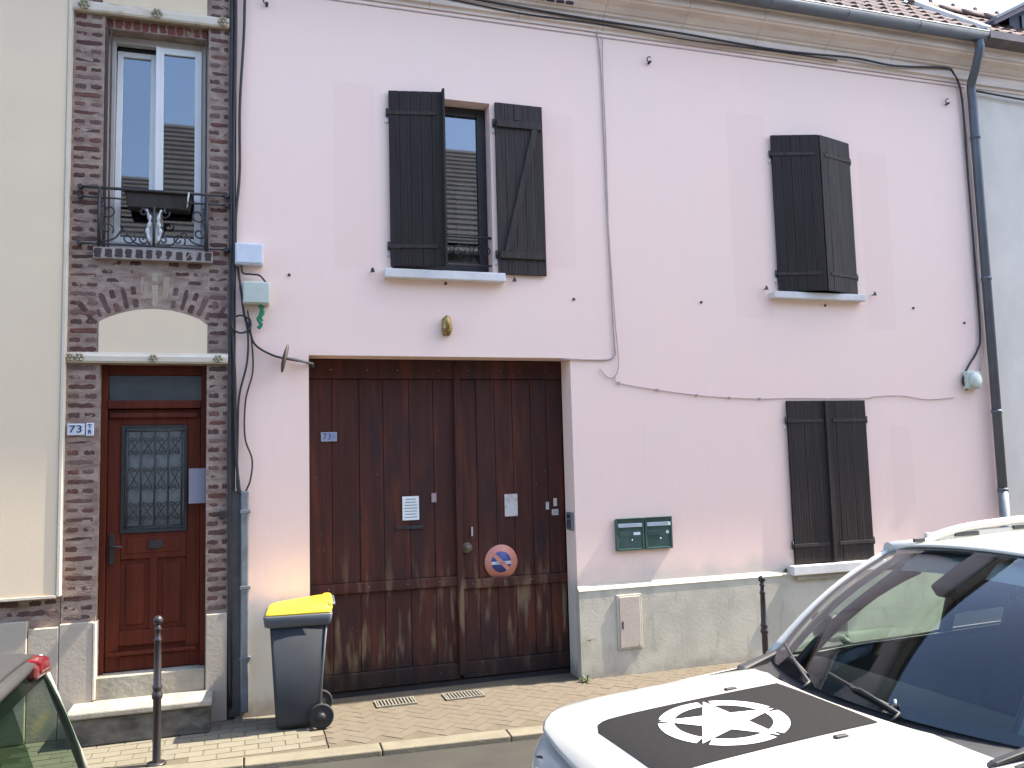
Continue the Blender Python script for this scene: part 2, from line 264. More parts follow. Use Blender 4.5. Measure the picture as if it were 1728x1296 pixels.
# ---------------------------------------------------------------- mesh helpers
def nobj(name, me, m, parent=None):
    o = bpy.data.objects.new(name, me); col.objects.link(o)
    if m is not None and not me.materials: me.materials.append(MT[m] if isinstance(m, str) else m)
    if parent is not None:
        o.parent = parent
        if parent.type == 'EMPTY' and not parent.get('_local'): o.matrix_parent_inverse = Matrix.Translation(-parent.location)
    return o
def tag(o, label, cat, group=None):
    o['label'] = label; o['category'] = cat
    if group: o['group'] = group
    return o
def thing(name, label, cat, loc=(0, 0, 0), rz=0.0, group=None, local=False):
    o = bpy.data.objects.new(name, None); col.objects.link(o); o.location = loc; o.rotation_euler = (0, 0, rz); o.empty_display_size = 0.2
    if local: o['_local'] = 1
    return tag(o, label, cat, group)
class MB:
    def __init__(s): s.v = []; s.f = []; s.sm = []
    def add(s, vs_, fs_, smooth=False):
        b = len(s.v); s.v += [tuple(q) for q in vs_]; s.f += [tuple(i + b for i in f) for f in fs_]; s.sm += [smooth] * len(fs_)
        return s
    def box(s, x0, x1, y0, y1, z0, z1):
        return s.add([(x0, y0, z0), (x1, y0, z0), (x1, y1, z0), (x0, y1, z0), (x0, y0, z1), (x1, y0, z1), (x1, y1, z1), (x0, y1, z1)],
                     [(0, 3, 2, 1), (4, 5, 6, 7), (0, 1, 5, 4), (1, 2, 6, 5), (2, 3, 7, 6), (3, 0, 4, 7)])
    def hexa(s, p):                     # eight points, same order as box
        return s.add(p, [(0, 3, 2, 1), (4, 5, 6, 7), (0, 1, 5, 4), (1, 2, 6, 5), (2, 3, 7, 6), (3, 0, 4, 7)])
    def tube(s, pts, r, n=8, cap=True):
        pts = [Vector(p) for p in pts]; rs = r if isinstance(r, (list, tuple)) else [r] * len(pts)
        rings = []; prev = None
        for i, p in enumerate(pts):
            d = (pts[min(i + 1, len(pts) - 1)] - pts[max(i - 1, 0)]).normalized()
            if prev is None: a = d.orthogonal().normalized()
            else:
                a = prev - d * prev.dot(d); a = a.normalized() if a.length > 1e-6 else d.orthogonal().normalized()
            prev = a; b = d.cross(a)
            rings.append([p + (a * math.cos(2 * math.pi * k / n) + b * math.sin(2 * math.pi * k / n)) * rs[i] for k in range(n)])
        vs_ = [q for rg in rings for q in rg]; fs_ = []
        for i in range(len(rings) - 1):
            for k in range(n):
                fs_.append((i * n + k, i * n + (k + 1) % n, (i + 1) * n + (k + 1) % n, (i + 1) * n + k))
        s.add(vs_, fs_, True)
        if cap:
            b = len(s.v) - len(vs_)
            s.f.append(tuple(b + k for k in range(n))[::-1]); s.sm.append(False)
            s.f.append(tuple(b + (len(rings) - 1) * n + k for k in range(n))); s.sm.append(False)
        return s
    def lathe(s, prof, c=(0, 0, 0), n=24, axis='z'):
        vs_ = []; fs_ = []
        for (r_, h) in prof:
            for k in range(n):
                a = 2 * math.pi * k / n; x, y = r_ * math.cos(a), r_ * math.sin(a)
                q = (x, y, h) if axis == 'z' else ((x, h, y) if axis == 'y' else (h, x, y))
                vs_.append((q[0] + c[0], q[1] + c[1], q[2] + c[2]))
        for i in range(len(prof) - 1):
            for k in range(n): fs_.append((i * n + k, i * n + (k + 1) % n, (i + 1) * n + (k + 1) % n, (i + 1) * n + k))
        fs_.append(tuple(range(n))[::-1]); fs_.append(tuple((len(prof) - 1) * n + k for k in range(n)))
        return s.add(vs_, fs_, True)
    def prism(s, poly, y0, y1):         # polygon in XZ, extruded along Y
        n = len(poly)
        vs_ = [(x, y0, z) for x, z in poly] + [(x, y1, z) for x, z in poly]
        return s.add(vs_, [tuple(range(n)), tuple(range(2 * n - 1, n - 1, -1))] + [(i, i + n, (i + 1) % n + n, (i + 1) % n) for i in range(n)])
    def extr(s, prof, x0, x1):          # polygon in YZ, extruded along X
        n = len(prof)
        vs_ = [(x0, y, z) for y, z in prof] + [(x1, y, z) for y, z in prof]
        return s.add(vs_, [tuple(range(n)), tuple(range(2 * n - 1, n - 1, -1))] + [(i, i + n, (i + 1) % n + n, (i + 1) % n) for i in range(n)])
    def grid(s, rows, smooth=True, flip=False):
        n = len(rows[0]); vs_ = [q for rw in rows for q in rw]; fs_ = []
        for i in range(len(rows) - 1):
            for k in range(n - 1):
                q = (i * n + k, i * n + k + 1, (i + 1) * n + k + 1, (i + 1) * n + k)
                fs_.append(q[::-1] if flip else q)
        return s.add(vs_, fs_, smooth)
    def mesh(s, name):
        me = bpy.data.meshes.new(name); me.from_pydata(s.v, [], s.f); me.polygons.foreach_set('use_smooth', s.sm)
        bm = bmesh.new(); bm.from_mesh(me); bmesh.ops.recalc_face_normals(bm, faces=bm.faces); bm.to_mesh(me); bm.free(); me.update()
        return me
    def build(s, name, m, parent=None, bevel=0.0, seg=2, solid=0.0, sub=0):
        o = nobj(name, s.mesh(name), m, parent)
        if solid: k = o.modifiers.new('solid', 'SOLIDIFY'); k.thickness = solid; k.offset = 0
        if sub: k = o.modifiers.new('sub', 'SUBSURF'); k.levels = sub; k.render_levels = sub
        if bevel: k = o.modifiers.new('bevel', 'BEVEL'); k.width = bevel; k.segments = seg; k.limit_method = 'ANGLE'; k.angle_limit = R(40)
        return o
def bx(name, m, parent, a, bevel=0.0):
    return MB().box(*a).build(name, m, parent, bevel)
def text(name, body, size, m, parent, loc, depth=0.002, rx=R(90), sx=1.0):
    c = bpy.data.curves.new(name, 'FONT'); c.body = body; c.size = size; c.extrude = depth; c.align_x = 'CENTER'; c.align_y = 'CENTER'
    t = bpy.data.objects.new(name, c); col.objects.link(t)
    dg = bpy.context.evaluated_depsgraph_get(); dg.update()
    me = bpy.data.meshes.new_from_object(t.evaluated_get(dg)); bpy.data.objects.remove(t)
    mm = Matrix.Translation(loc) @ Matrix.Rotation(rx, 4, 'X') @ Matrix.Diagonal((sx, 1, 1, 1))
    me.transform(mm); me.materials.clear()
    return nobj(name, me, m, parent)
def spline(pts, n=8):
    P = [Vector(p) for p in pts]; P = [P[0] * 2 - P[1]] + P + [P[-1] * 2 - P[-2]]; out = []
    for i in range(1, len(P) - 2):
        for k in range(n):
            t = k / n; a, b, c, d = P[i - 1], P[i], P[i + 1], P[i + 2]
            out.append(0.5 * ((2 * b) + (c - a) * t + (2 * a - 5 * b + 4 * c - d) * t * t + (3 * b - a - 3 * c + d) * t ** 3))
    out.append(P[-2]); return out
def arc(cx, cz, r0, r1, a0, a1, y, n=14):
    return [(cx + (r0 + (r1 - r0) * k / n) * math.cos(R(a0 + (a1 - a0) * k / n)), y, cz + (r0 + (r1 - r0) * k / n) * math.sin(R(a0 + (a1 - a0) * k / n))) for k in range(n + 1)]
def wall_holes(x0, x1, z0, z1, y, t, holes, reveal):   # slab with rectangular openings; reveals included
    xs = sorted({x0, x1, *[h[0] for h in holes], *[h[1] for h in holes]}); zs = sorted({z0, z1, *[h[2] for h in holes], *[h[3] for h in holes]})
    b = MB()
    for i in range(len(xs) - 1):
        for j in range(len(zs) - 1):
            mx, mz = (xs[i] + xs[i + 1]) / 2, (zs[j] + zs[j + 1]) / 2
            if any(h[0] < mx < h[1] and h[2] < mz < h[3] for h in holes): continue
            b.add([(xs[i], y, zs[j]), (xs[i + 1], y, zs[j]), (xs[i + 1], y, zs[j + 1]), (xs[i], y, zs[j + 1])], [(0, 1, 2, 3)])
    for h in holes:
        a, c, d, e = h; y1 = y + reveal
        b.add([(a, y, d), (a, y1, d), (a, y1, e), (a, y, e)], [(0, 1, 2, 3)]); b.add([(c, y, d), (c, y1, d), (c, y1, e), (c, y, e)], [(0, 3, 2, 1)])
        b.add([(a, y, e), (a, y1, e), (c, y1, e), (c, y, e)], [(0, 1, 2, 3)]); b.add([(a, y, d), (a, y1, d), (c, y1, d), (c, y, d)], [(0, 3, 2, 1)])
    for (xa, xb) in ((x0, x0), (x1, x1)):
        b.add([(xa, y, z0), (xa, y + t, z0), (xa, y + t, z1), (xa, y, z1)], [(0, 1, 2, 3)])
    b.add([(x0, y, z1), (x1, y, z1), (x1, y + t, z1), (x0, y + t, z1)], [(0, 1, 2, 3)])
    return b
FY = 7.70                                # facade plane
PV = 0.0                                 # pavement level
RD = -0.055                              # road level

# ================================================================ ground
def struct(o): o['kind'] = 'structure'; return o
gb = MB(); gb.add([(-60, -40, RD - 0.02), (80, -40, RD - 0.02), (80, 60, RD - 0.02), (-60, 60, RD - 0.02)], [(0, 1, 2, 3)])
struct(gb.build('ground', 'asphalt'))
def kerbY(x): return 6.50 - 0.066 * (x - 0.5)     # front of the kerb, a little askew to the houses
road = MB(); rows = []
for k in range(41):
    x = -30 + k * 2.0
    rows.append([(x, -1.6, RD), (x, 1.0, RD + 0.012), (x, 3.8, RD + 0.02), (x, kerbY(max(-6, min(12, x))) - 0.001, RD + 0.004)])
struct(road.grid(rows).build('road', 'asphalt'))
npv = MB(); npv.box(-30, 50, -4.0, -1.6, RD - 0.1, RD + 0.12); struct(npv.build('near_pavement', 'joint_sand'))
def pavement(name, xa, xb, lab=None):
    b = MB(); n = 12
    rows = [[(xa + (xb - xa) * k / n, kerbY(xa + (xb - xa) * k / n) + 0.155, PV - 0.0045), (xa + (xb - xa) * k / n, 8.2, PV - 0.0045)] for k in range(n + 1)]
    return struct(b.grid(rows, False).build(name, 'joint_sand'))
pav = pavement('pavement', -6.0, 0.585)
drive = pavement('driveway', 0.595, 14.0)
def paver_mesh(nm, a, b_, h=0.05, bev=0.006):
    m = MB()
    m.hexa([(-a / 2, -b_ / 2, -h), (a / 2, -b_ / 2, -h), (a / 2, b_ / 2, -h), (-a / 2, b_ / 2, -h)] + [(-a / 2 + bev, -b_ / 2 + bev, 0), (a / 2 - bev, -b_ / 2 + bev, 0), (a / 2 - bev, b_ / 2 - bev, 0), (-a / 2 + bev, b_ / 2 - bev, 0)])
    return m.mesh(nm)
pm = paver_mesh('paver', 0.197, 0.117, bev=0.003); pm.materials.append(MT['paver'])
cnt = 0
for j in range(10):
    for i in range(-10, 4):
        x = 0.58 - 0.1 - 0.2 * (-i + 3) + (0.1 if j % 2 else 0.0) + 0.2; y = 7.62 - 0.12 * j
        x = -1.62 + 0.2 * (i + 10) + (0.1 if j % 2 else 0.0)
        if x > 0.50 or y - 0.06 < kerbY(x) + 0.155: continue
        o = nobj('paver', pm, None, pav); o.location = (x, y, random.uniform(-0.001, 0.001)); o.rotation_euler = (random.uniform(-.006, .006), random.uniform(-.006, .006), random.uniform(-.01, .01)); cnt += 1
pm2 = paver_mesh('block_paver', 0.1985, 0.0985, bev=0.002); pm2.materials.append(MT['paver_warm'])
cand = []
for i in range(-60, 60):                  # 45 degree herringbone
    for j in range(-60, 60):
        for k in range(2):
            s_ = 0.1
            m4 = (i - j) % 4
            if k == 0 and m4 == 0: u0, v0, rz = i + 1.0, j + 0.5, 0
            elif k == 1 and m4 == 2: u0, v0, rz = i + 0.5, j + 0.0, 90
            else: continue
            u, v = u0 * s_, v0 * s_
            x = (u - v) * 0.7071 + 3.2; y = (u + v) * 0.7071 + 7.0
            if 0.67 < x < 6.2 and kerbY(x) + 0.235 < y < 7.74: cand.append((x, y, rz))
cand.sort(key=lambda q: q[0])
rest = MB()
for idx, (x, y, rz) in enumerate(cand):
    if idx < 290:
        o = nobj('paver', pm2, None, drive); o.location = (x, y, -0.001 + random.uniform(-0.001, 0.001)); o.rotation_euler = (random.uniform(-.004, .004), random.uniform(-.004, .004), R(rz + 45))
    else:
        mm = Matrix.Translation((x, y, -0.002)) @ Matrix.Rotation(R(rz + 45), 4, 'Z')
        rest.add([mm @ q.co for q in pm2.vertices], [tuple(f.vertices) for f in pm2.polygons])
ro = rest.build('far_pavers', 'paver_warm', drive); ro['kind'] = 'stuff'
# border of concrete along the herringbone, and kerb stones
kb = bpy.data.objects.new('kerb', None); col.objects.link(kb); kb['kind'] = 'structure'
x = -4.0
while x < 9.0:
    x1 = x + 0.985; b = MB(); low = RD - 0.1
    za = PV + 0.003 + random.uniform(-.002, .002)
    b.hexa([(x, kerbY(x), low), (x1, kerbY(x1), low), (x1, kerbY(x1) + 0.15, low), (x, kerbY(x) + 0.15, low),
            (x, kerbY(x) + 0.006, za - 0.012), (x1, kerbY(x1) + 0.006, za - 0.012), (x1, kerbY(x1) + 0.15, za), (x, kerbY(x) + 0.15, za)])
    b.build('kerb_stone', 'kerb', kb, 0.008); x += 0.995
# ================================================================ cream house (left)
ch = thing('cream_house', 'cream rendered house at the left edge, brick course below its render', 'house', (-2.5, 7.75, 0))
bx('wall', 'mortar', ch, (-6.0, -1.455, FY + 0.005, FY + 0.5, 0, 7.6))
bx('render', 'cream', ch, (-6.0, -1.475, FY - 0.075, FY + 0.02, 1.15, 7.6), 0.006)
bx('render_edge', 'cream_trim', ch, (-1.473, -1.447, FY - 0.085, FY + 0.02, 1.135, 7.6), 0.004)
bx('render_edge', 'cream_trim', ch, (-6.0, -1.475, FY - 0.085, FY + 0.01, 1.125, 1.149), 0.003)
bx('plinth', 'plinth_cream', ch, (-6.0, -1.684, FY - 0.055, FY + 0.02, 0, 0.95), 0.006)
bx('plinth', 'plinth_cream', ch, (-1.680, -1.458, FY - 0.035, FY + 0.02, 0, 0.885), 0.006)
bx('eaves', 'cornice', ch, (-6.0, -1.45, FY - .50, FY + .3, 7.0, 7.62))  # unseen eaves, added and deepened to keep the sun off the render
# ================================================================ brick house
bh = thing('brick_house', 'narrow brick house with arched lintel and varnished door at number 73', 'house', (-0.8, 7.75, 0))
BX0, BX1 = -1.450, -0.165
wl = wall_holes(BX0, BX1, 0, 7.6, FY, 0.5, [(-1.195, -0.345, 0.27, 3.04), (-1.20, -0.345, 4.04, 6.12)], 0.30).build('wall', 'mortar', bh)
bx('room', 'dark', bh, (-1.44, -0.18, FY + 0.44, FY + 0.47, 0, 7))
bx('plinth', 'plinth_cream', bh, (BX0 - 0.004, -1.206, FY - 0.035, FY + 0.1, 0, 0.905), 0.006)
bx('plinth', 'plinth_cream', bh, (-0.338, -0.168, FY - 0.035, FY + 0.1, 0, 0.895), 0.006)
bx('plinth_edge', 'cream_trim', bh, (-1.205, -1.185, FY - 0.04, FY + 0.11, 0.28, 0.90), 0.004)
bx('eaves', 'cornice', bh, (-1.448, -0.166, FY - .50, FY + .3, 7.0, 7.62))  # unseen slab, added to stop sun leaking onto the left walls
# bricks, individually laid
def brick_mesh(nm, L, H, D=0.03, seed=0):
    rg = random.Random(seed); m = MB(); n = 6
    pts = []
    for k in range(n + 1): pts.append((-L / 2 + L * k / n, -H / 2 + rg.uniform(-.12, .12) * H))
    top = [(-L / 2 + L * k / n, H / 2 + rg.uniform(-.14, .14) * H) for k in range(n, -1, -1)]
    poly = pts + top
    poly[0] = (poly[0][0] + .006, poly[0][1] + .006); poly[n] = (poly[n][0] - .006, poly[n][1] + .006)
    poly[n + 1] = (poly[n + 1][0] - .006, poly[n + 1][1] - .006); poly[-1] = (poly[-1][0] + .006, poly[-1][1] - .006)
    N = len(poly); ins = [(x * (1 - 0.010 / L), z * (1 - 0.012 / H)) for x, z in poly]
    vs_ = [(x, 0.02, z) for x, z in poly] + [(x, -D * 0.02, z) for x, z in poly] + [(x, -D * 0.13 + rg.uniform(-.0015, .0015), z) for x, z in ins]
    fs_ = [(i, (i + 1) % N, (i + 1) % N + N, i + N) for i in range(N)] + [(i + N, (i + 1) % N + N, (i + 1) % N + 2 * N, i + 2 * N) for i in range(N)] + [tuple(range(2 * N, 3 * N))]
    m.add(vs_, fs_); return m.mesh(nm)
def bset(nm, L, H=0.040, n=5, m='brick'):
    out = []
    for k in range(n):
        me = brick_mesh(nm, L, H, seed=hash((round(L * 1000), k)) % 9999); me.materials.append(MT[m]); out.append(me)
    return out
bLong, bHead, bRS, bTiny, bMid = bset('brick', 0.215), bset('brick', 0.10), bset('brick', 0.16), bset('brick', 0.052), bset('brick', 0.13)
nbr = 0
def lay(meshes, x, z, parent=wl, ry=0.0, y=FY):
    global nbr
    o = nobj('brick', random.choice(meshes), None, parent); o.location = (x, y + random.uniform(0, .004), z + random.uniform(-.003, .003))
    o.rotation_euler = (0, ry + random.uniform(-.02, .02), 0); nbr += 1
    return o
course = 0.0792; zz = 0.945; rw = 0
while zz < 6.6:
    band = 3.02 < zz < 3.16
    top_band = 6.12 < zz < 6.24
    if not band and not top_band:
        if rw % 2 == 0: lay(bLong, -1.327 + random.uniform(-.006, .006), zz)
        else: lay(bHead, -1.385 + random.uniform(-.006, .006), zz); lay(bHead, -1.262 + random.uniform(-.006, .006), zz)
        if rw % 2 == 0: lay(bRS, -0.252, zz)
        else: lay(bHead, -0.288 + random.uniform(-.005, .005), zz); lay(bTiny, -0.193, zz)
    zz += course; rw += 1
zz = 3.60; rw = 0
while zz < 3.93:                          # spandrels either side of the arch
    d = (zz - 3.40)
    if zz > 3.60:
        for (x, ms) in (((-1.10, bMid), (-0.93, bHead), (-0.62, bHead), (-0.45, bMid)) if rw % 2 == 0 else ((-1.15, bHead), (-1.00, bMid), (-0.55, bMid), (-0.42, bHead))):
            if zz > 3.82 or (x < -1.02 or x > -0.53) and zz > 3.74: lay(ms, x, zz)
    zz += course; rw += 1
# brick course under the cream render
for (x, z, ms) in ((-1.86, 1.085, bLong), (-1.64, 1.085, bHead), (-1.53, 1.085, bHead), (-1.80, 1.005, bHead), (-1.66, 1.005, bLong), (-1.51, 1.0, bHead), (-2.0, 1.0, bLong), (-2.08, 1.085, bLong)):
    o = lay(ms, x, z, y=FY + 0.005); o.parent = ch; o.matrix_parent_inverse = Matrix.Translation(-ch.location)
# arch voussoirs: a segmental arch over the door
acx, acz, arad = -0.772, 2.66, 0.86
vsr = bset('brick', 0.205, 0.045, 4); vsh = bset('brick', 0.09, 0.045, 4); vpale = bset('brick', 0.205, 0.05, 2, 'brick_pale'); vpal2 = bset('brick', 0.09, 0.05, 2, 'brick_pale')
na = 15
for k in range(na):
    a = 90 + 33 - 66 * k / (na - 1); pale = k in (6, 7, 8)
    ra = arad + 0.015
    def vpos(dd): return acx + (ra + dd) * math.cos(R(a)), acz + (ra + dd) * math.sin(R(a))
    if k % 2 == 0 or pale:
        x, z = vpos(0.105 + (0.07 if pale and k != 7 else 0)); lay(vpale if pale else vsr, x, z, ry=-R(a))
        if k == 7: x, z = vpos(0.27); lay(vpal2, x, z, ry=-R(a))
    else:
        x, z = vpos(0.045); lay(vsh, x, z, ry=-R(a)); x, z = vpos(0.16); lay(vsh, x, z, ry=-R(a))
# arch infill
ap = [(acx + arad * math.cos(R(a)), acz + arad * math.sin(R(a))) for a in [150 - 120 * k / 24 for k in range(25)]]
ap = [(x, z) for x, z in ap if -1.208 <= x <= -0.342]
ap = [(-1.208, 3.13)] + [(-1.208, 3.39)] + ap + [(-0.342, 3.39), (-0.342, 3.13)]
MB().prism(ap, FY - 0.006, FY + 0.05).build('arch_infill', 'cream', bh)
# stone band over the door with flower ornaments
def flower(parent, x, z, y, r=0.035, m='brass'):
    b = MB()
    for k in range(6):
        a = R(60 * k); b.lathe([(0.001, 0.0), (r * .34, -0.004), (r * .3, -0.012), (0.001, -0.016)], (x + r * .62 * math.cos(a), y, z + r * .62 * math.sin(a)), 8, 'y')
    b.lathe([(r * .3, 0), (r * .3, -0.012), (0.001, -0.02)], (x, y, z), 8, 'y')
    return b.build('flower_ornament', m, parent)
band = MB().extr([(FY + .02, 3.045), (FY - .035, 3.045), (FY - .045, 3.06), (FY - .045, 3.10), (FY - .03, 3.115), (FY - .02, 3.135), (FY + .02, 3.135)], -1.449, -0.168).build('lintel_band', 'cream_trim', bh)
MT['ornament'] = mat('glazed_ornament', (0.45, 0.40, 0.26), 0.5, (0.16, 0.13, 0.09), 40)
for x in (-1.415, -1.345, -0.775, -0.25): flower(band, x, 3.09 - (0.006 if x > -1 else 0), FY - .046, 0.042, 'ornament')
band2 = MB().extr([(FY + .02, 6.125), (FY - .04, 6.125), (FY - .05, 6.14), (FY - .05, 6.19), (FY - .02, 6.225), (FY + .02, 6.225)], -1.449, -0.168).build('lintel_band', 'cream_weathered', bh)
for x in (-1.36, -0.775, -0.22): flower(band2, x, 6.17, FY - .051, 0.05, 'ornament')
bx('upper_panel', 'cream', bh, (-1.22, -0.36, FY - 0.008, FY + 0.05, 6.226, 7.6))
# soldier course lintel (red) and sill (dark) of the upper window
sm_ = bset('brick', 0.095, 0.06, 4, 'brick_red')
lint = bx('window_lintel', 'mortar', bh, (-1.21, -0.335, FY + 0.045, FY + 0.2, 6.03, 6.124))
for k in range(12): lay(sm_, -1.165 + k * 0.0715, 6.078, lint, R(90), FY + 0.045)
sil = bx('window_sill', 'joint', bh, (-1.255, -0.30, FY - 0.055, FY + 0.05, 3.938, 4.035), 0.004)
ss_ = bset('brick', 0.094, 0.060, 4, 'brick_dark')
for k in range(12): lay(ss_, -1.217 + k * 0.0803, 3.988, sil, R(90), FY - 0.055)
# upper window: white casements, left one tilted
wy = FY + 0.17
win = thing('x', 'x', 'x'); bpy.data.objects.remove(win)
def frame_ring(b, x0, x1, z0, z1, y0, y1, t, tb=None):
    tb = tb or t
    b.box(x0, x0 + t, y0, y1, z0, z1); b.box(x1 - t, x1, y0, y1, z0, z1)
    b.box(x0 + t, x1 - t, y0 + .001, y1 - .001, z1 - t, z1); b.box(x0 + t, x1 - t, y0 + .001, y1 - .001, z0, z0 + tb)
    return b
fb = frame_ring(MB(), -1.20, -0.345, 4.04, 6.03, wy, wy + 0.07, 0.065, 0.10)
wfr = fb.build('window_frame', 'pvc_grey', bh, 0.004)
sash2 = frame_ring(MB(), -0.79, -0.41, 4.14, 5.965, wy - 0.012, wy + 0.05, 0.058).build('sash', 'pvc', wfr, 0.004)
sash1 = frame_ring(MB(), 0, 0.33, 0, 1.79, -0.025, 0.025, 0.050)
m4 = Matrix.Translation((-1.132, wy + 0.03, 4.14)) @ Matrix.Rotation(R(-2.4), 4, 'X')
sash1.v = [tuple(m4 @ Vector(q)) for q in sash1.v]; sash1.build('sash', 'pvc', wfr, 0.004)
bx('mullion', 'pvc', wfr, (-0.80, -0.765, wy - 0.02, wy + 0.05, 4.14, 5.965), 0.004)
bx('pane', 'pane', wfr, (-0.732, -0.468, wy + 0.012, wy + 0.018, 4.198, 5.907))
pb = MB().box(0.05, 0.28, -0.003, 0.003, 0.05, 1.75); pb.v = [tuple(m4 @ Vector(q)) for q in pb.v]; pb.build('pane', 'pane', wfr)
bx('blind', 'cabin', bh, (-1.13, -0.41, wy + 0.16, wy + 0.18, 5.6, 6.0))
for (x0, x1) in ((-1.196, -1.176), (-1.158, -1.146), (-0.372, -0.358)):
    bx('shutter_track', 'rust', bh, (x0, x1, FY + 0.02, FY + 0.05, 4.05, 6.03))
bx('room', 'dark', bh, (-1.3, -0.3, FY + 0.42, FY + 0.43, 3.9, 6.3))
# wrought iron guard of that window
gy = FY - 0.035
rail = MB(); rail.tube([(-1.365, gy, 4.556), (-0.185, gy, 4.556)], 0.013); guard = rail.build('railing', 'iron', bh)
for (xa, xb, z) in ((-1.365, -0.185, 4.065),):
    MB().tube([(xa, gy, z), (xb, gy, z)], 0.009).build('rail', 'iron', guard)
for (xa, xb) in ((-1.365, -1.02), (-0.53, -0.185)): MB().tube([(xa, gy, 4.47), (xb, gy, 4.47)], 0.009).build('rail', 'iron', guard)
for (x, z) in ((-1.365, 4.556), (-0.185, 4.556), (-1.365, 4.47), (-0.185, 4.47), (-1.365, 4.065), (-0.185, 4.065)):
    MB().tube([(x, gy - .02, z), (x, FY + 0.01, z)], 0.02).build('wall_fixing', 'iron', guard)
for x in (-1.215, -0.35): MB().tube([(x, gy, 4.56), (x, gy, 4.04)], 0.014).build('upright', 'iron', guard)
scr = []
for s_ in (-1, 1):
    c = -0.782
    scr += [arc(c + s_ * 0.36, 4.36, 0.02, 0.075, 90 - 90 * s_, 90 - 90 * s_ + s_ * 420, gy, 20), arc(c + s_ * 0.37, 4.20, 0.015, 0.055, 0, 400 * s_, gy, 18),
            arc(c + s_ * 0.20, 4.13, 0.015, 0.06, 0, -400 * s_, gy, 18), arc(c + s_ * 0.075, 4.12, 0.01, 0.04, 180, 180 + 380 * s_, gy, 16),
            arc(c + s_ * 0.08, 4.36, 0.012, 0.045, 0, 380 * s_, gy, 16)]
    scr += [[tuple(q) for q in spline([(c + s_ * .43, gy, 4.08), (c + s_ * .31, gy, 4.12), (c + s_ * .24, gy, 4.20), (c + s_ * .15, gy, 4.09), (c + s_ * .03, gy, 4.07)], 5)],
            [tuple(q) for q in spline([(c + s_ * .03, gy, 4.07), (c + s_ * .075, gy, 4.2), (c + s_ * .02, gy, 4.3), (c + s_ * .09, gy, 4.4)], 6)],
            [tuple(q) for q in spline([(c + s_ * .42, gy, 4.46), (c + s_ * .40, gy, 4.33), (c + s_ * .42, gy, 4.2), (c + s_ * .41, gy, 4.07)], 5)]]
for sp in scr: MB().tube(sp, 0.0075, 6).build('scroll', 'iron', guard)
MB().tube([(-0.782, gy, 4.42), (-0.782, gy, 4.07)], 0.012).build('upright', 'iron', guard)
MT['pale_iron'] = mat('pale_painted_iron', (0.55, 0.56, 0.55), 0.5, (0.4, 0.4, 0.4), 20)
for s_ in (-1, 1):
    MB().tube(spline([(-0.782 + s_ * .03, gy + .005, 4.10), (-0.782 + s_ * .055, gy + .005, 4.2), (-0.782 + s_ * .03, gy + .005, 4.29), (-0.782 + s_ * .06, gy + .005, 4.39)], 6), [0.012, 0.018, 0.02, 0.016] * 4 + [0.014] * 3, 6).build('leaf_ornament', 'pale_iron', guard)
pl = thing('planter_box', 'dark trough planter hung inside the wrought iron window guard', 'planter', (-0.78, FY - 0.06, 4.40))
b = MB(); b.hexa([(-1.00, FY - .01, 4.41), (-0.50, FY - .01, 4.41), (-0.50, FY + .13, 4.41), (-1.00, FY + .13, 4.41), (-1.02, FY - .018, 4.545), (-0.48, FY - .018, 4.545), (-0.48, FY + .145, 4.545), (-1.02, FY + .145, 4.545)])
b.build('trough', 'shutter_worn', pl, 0.01); bx('trough_rim', 'shutter_worn', pl, (-1.03, -0.47, FY - .02, FY + .15, 4.545, 4.562), 0.005)
MB().tube([(-0.50, FY - .05, 4.56), (-0.515, FY - .03, 4.43)], 0.007).build('hook', 'pale_iron', pl)
# varnished front door
dy = FY + 0.13
dfr = MB(); DX0, DX1 = -1.195, -0.345
for a in ((DX0, DX0 + .05, dy - .03, dy + .06, 0.44, 3.04), (DX1 - .05, DX1, dy - .03, dy + .06, 0.44, 3.04), (DX0 + .05, DX1 - .05, dy - .029, dy + .06, 2.955, 3.04), (DX0 + .05, DX1 - .05, dy - .04, dy + .06, 2.665, 2.735)): dfr.box(*a)
door_frame = dfr.build('door_frame', 'door', bh, 0.006)
bx('transom_pane', 'pane_dim', door_frame, (DX0 + .05, DX1 - .05, dy + .01, dy + .016, 2.735, 2.955))
bx('transom_backing', 'cabin', door_frame, (DX0 + .05, DX1 - .05, dy + .09, dy + .095, 2.70, 3.0))
L0, L1 = DX0 + .052, DX1 - .052
dl = MB()
for a in ((L0, L0 + .11, .455, 2.66), (L1 - .11, L1, .455, 2.66), (L0 + .11, L1 - .11, 2.52, 2.66), (L0 + .11, L1 - .11, 1.38, 1.60), (L0 + .11, L1 - .11, .455, .58), (L0 + .11, L1 - .11, .66, .78), (-0.80, -0.74, .78, 1.38)):
    dl.box(a[0], a[1], dy, dy + .05, a[2], a[3])
leaf = dl.build('door', 'door', bh, 0.007)
bx('drip_board', 'door', leaf, (L0 + .02, L1 - .02, dy - .025, dy + .02, 2.585, 2.625), 0.006)
bx('weather_bar', 'door', leaf, (L0 + .02, L1 - .02, dy - .03, dy + .02, .585, .615), 0.006)
for (a, c_, d, e) in ((L0 + .11, -0.80, .78, 1.38), (-0.74, L1 - .11, .78, 1.38), (L0 + .11, L1 - .11, .58, .66)):
    bx('panel', 'door', leaf, (a, c_, dy + .02, dy + .035, d, e)); 
    if e - d > .2: bx('panel_field', 'door', leaf, (a + .045, c_ - .045, dy + .008, dy + .03, d + .05, e - .05), 0.008)
bx('panel_field', 'door', leaf, (L0 + .16, L1 - .16, dy - .006, dy + .0, 1.43, 1.56), 0.005)
bx('glazing_bead', 'trim', leaf, (L0 + .11, L0 + .135, dy - .012, dy + .03, 1.60, 2.52)); bx('glazing_bead', 'trim', leaf, (L1 - .135, L1 - .11, dy - .012, dy + .03, 1.60, 2.52))
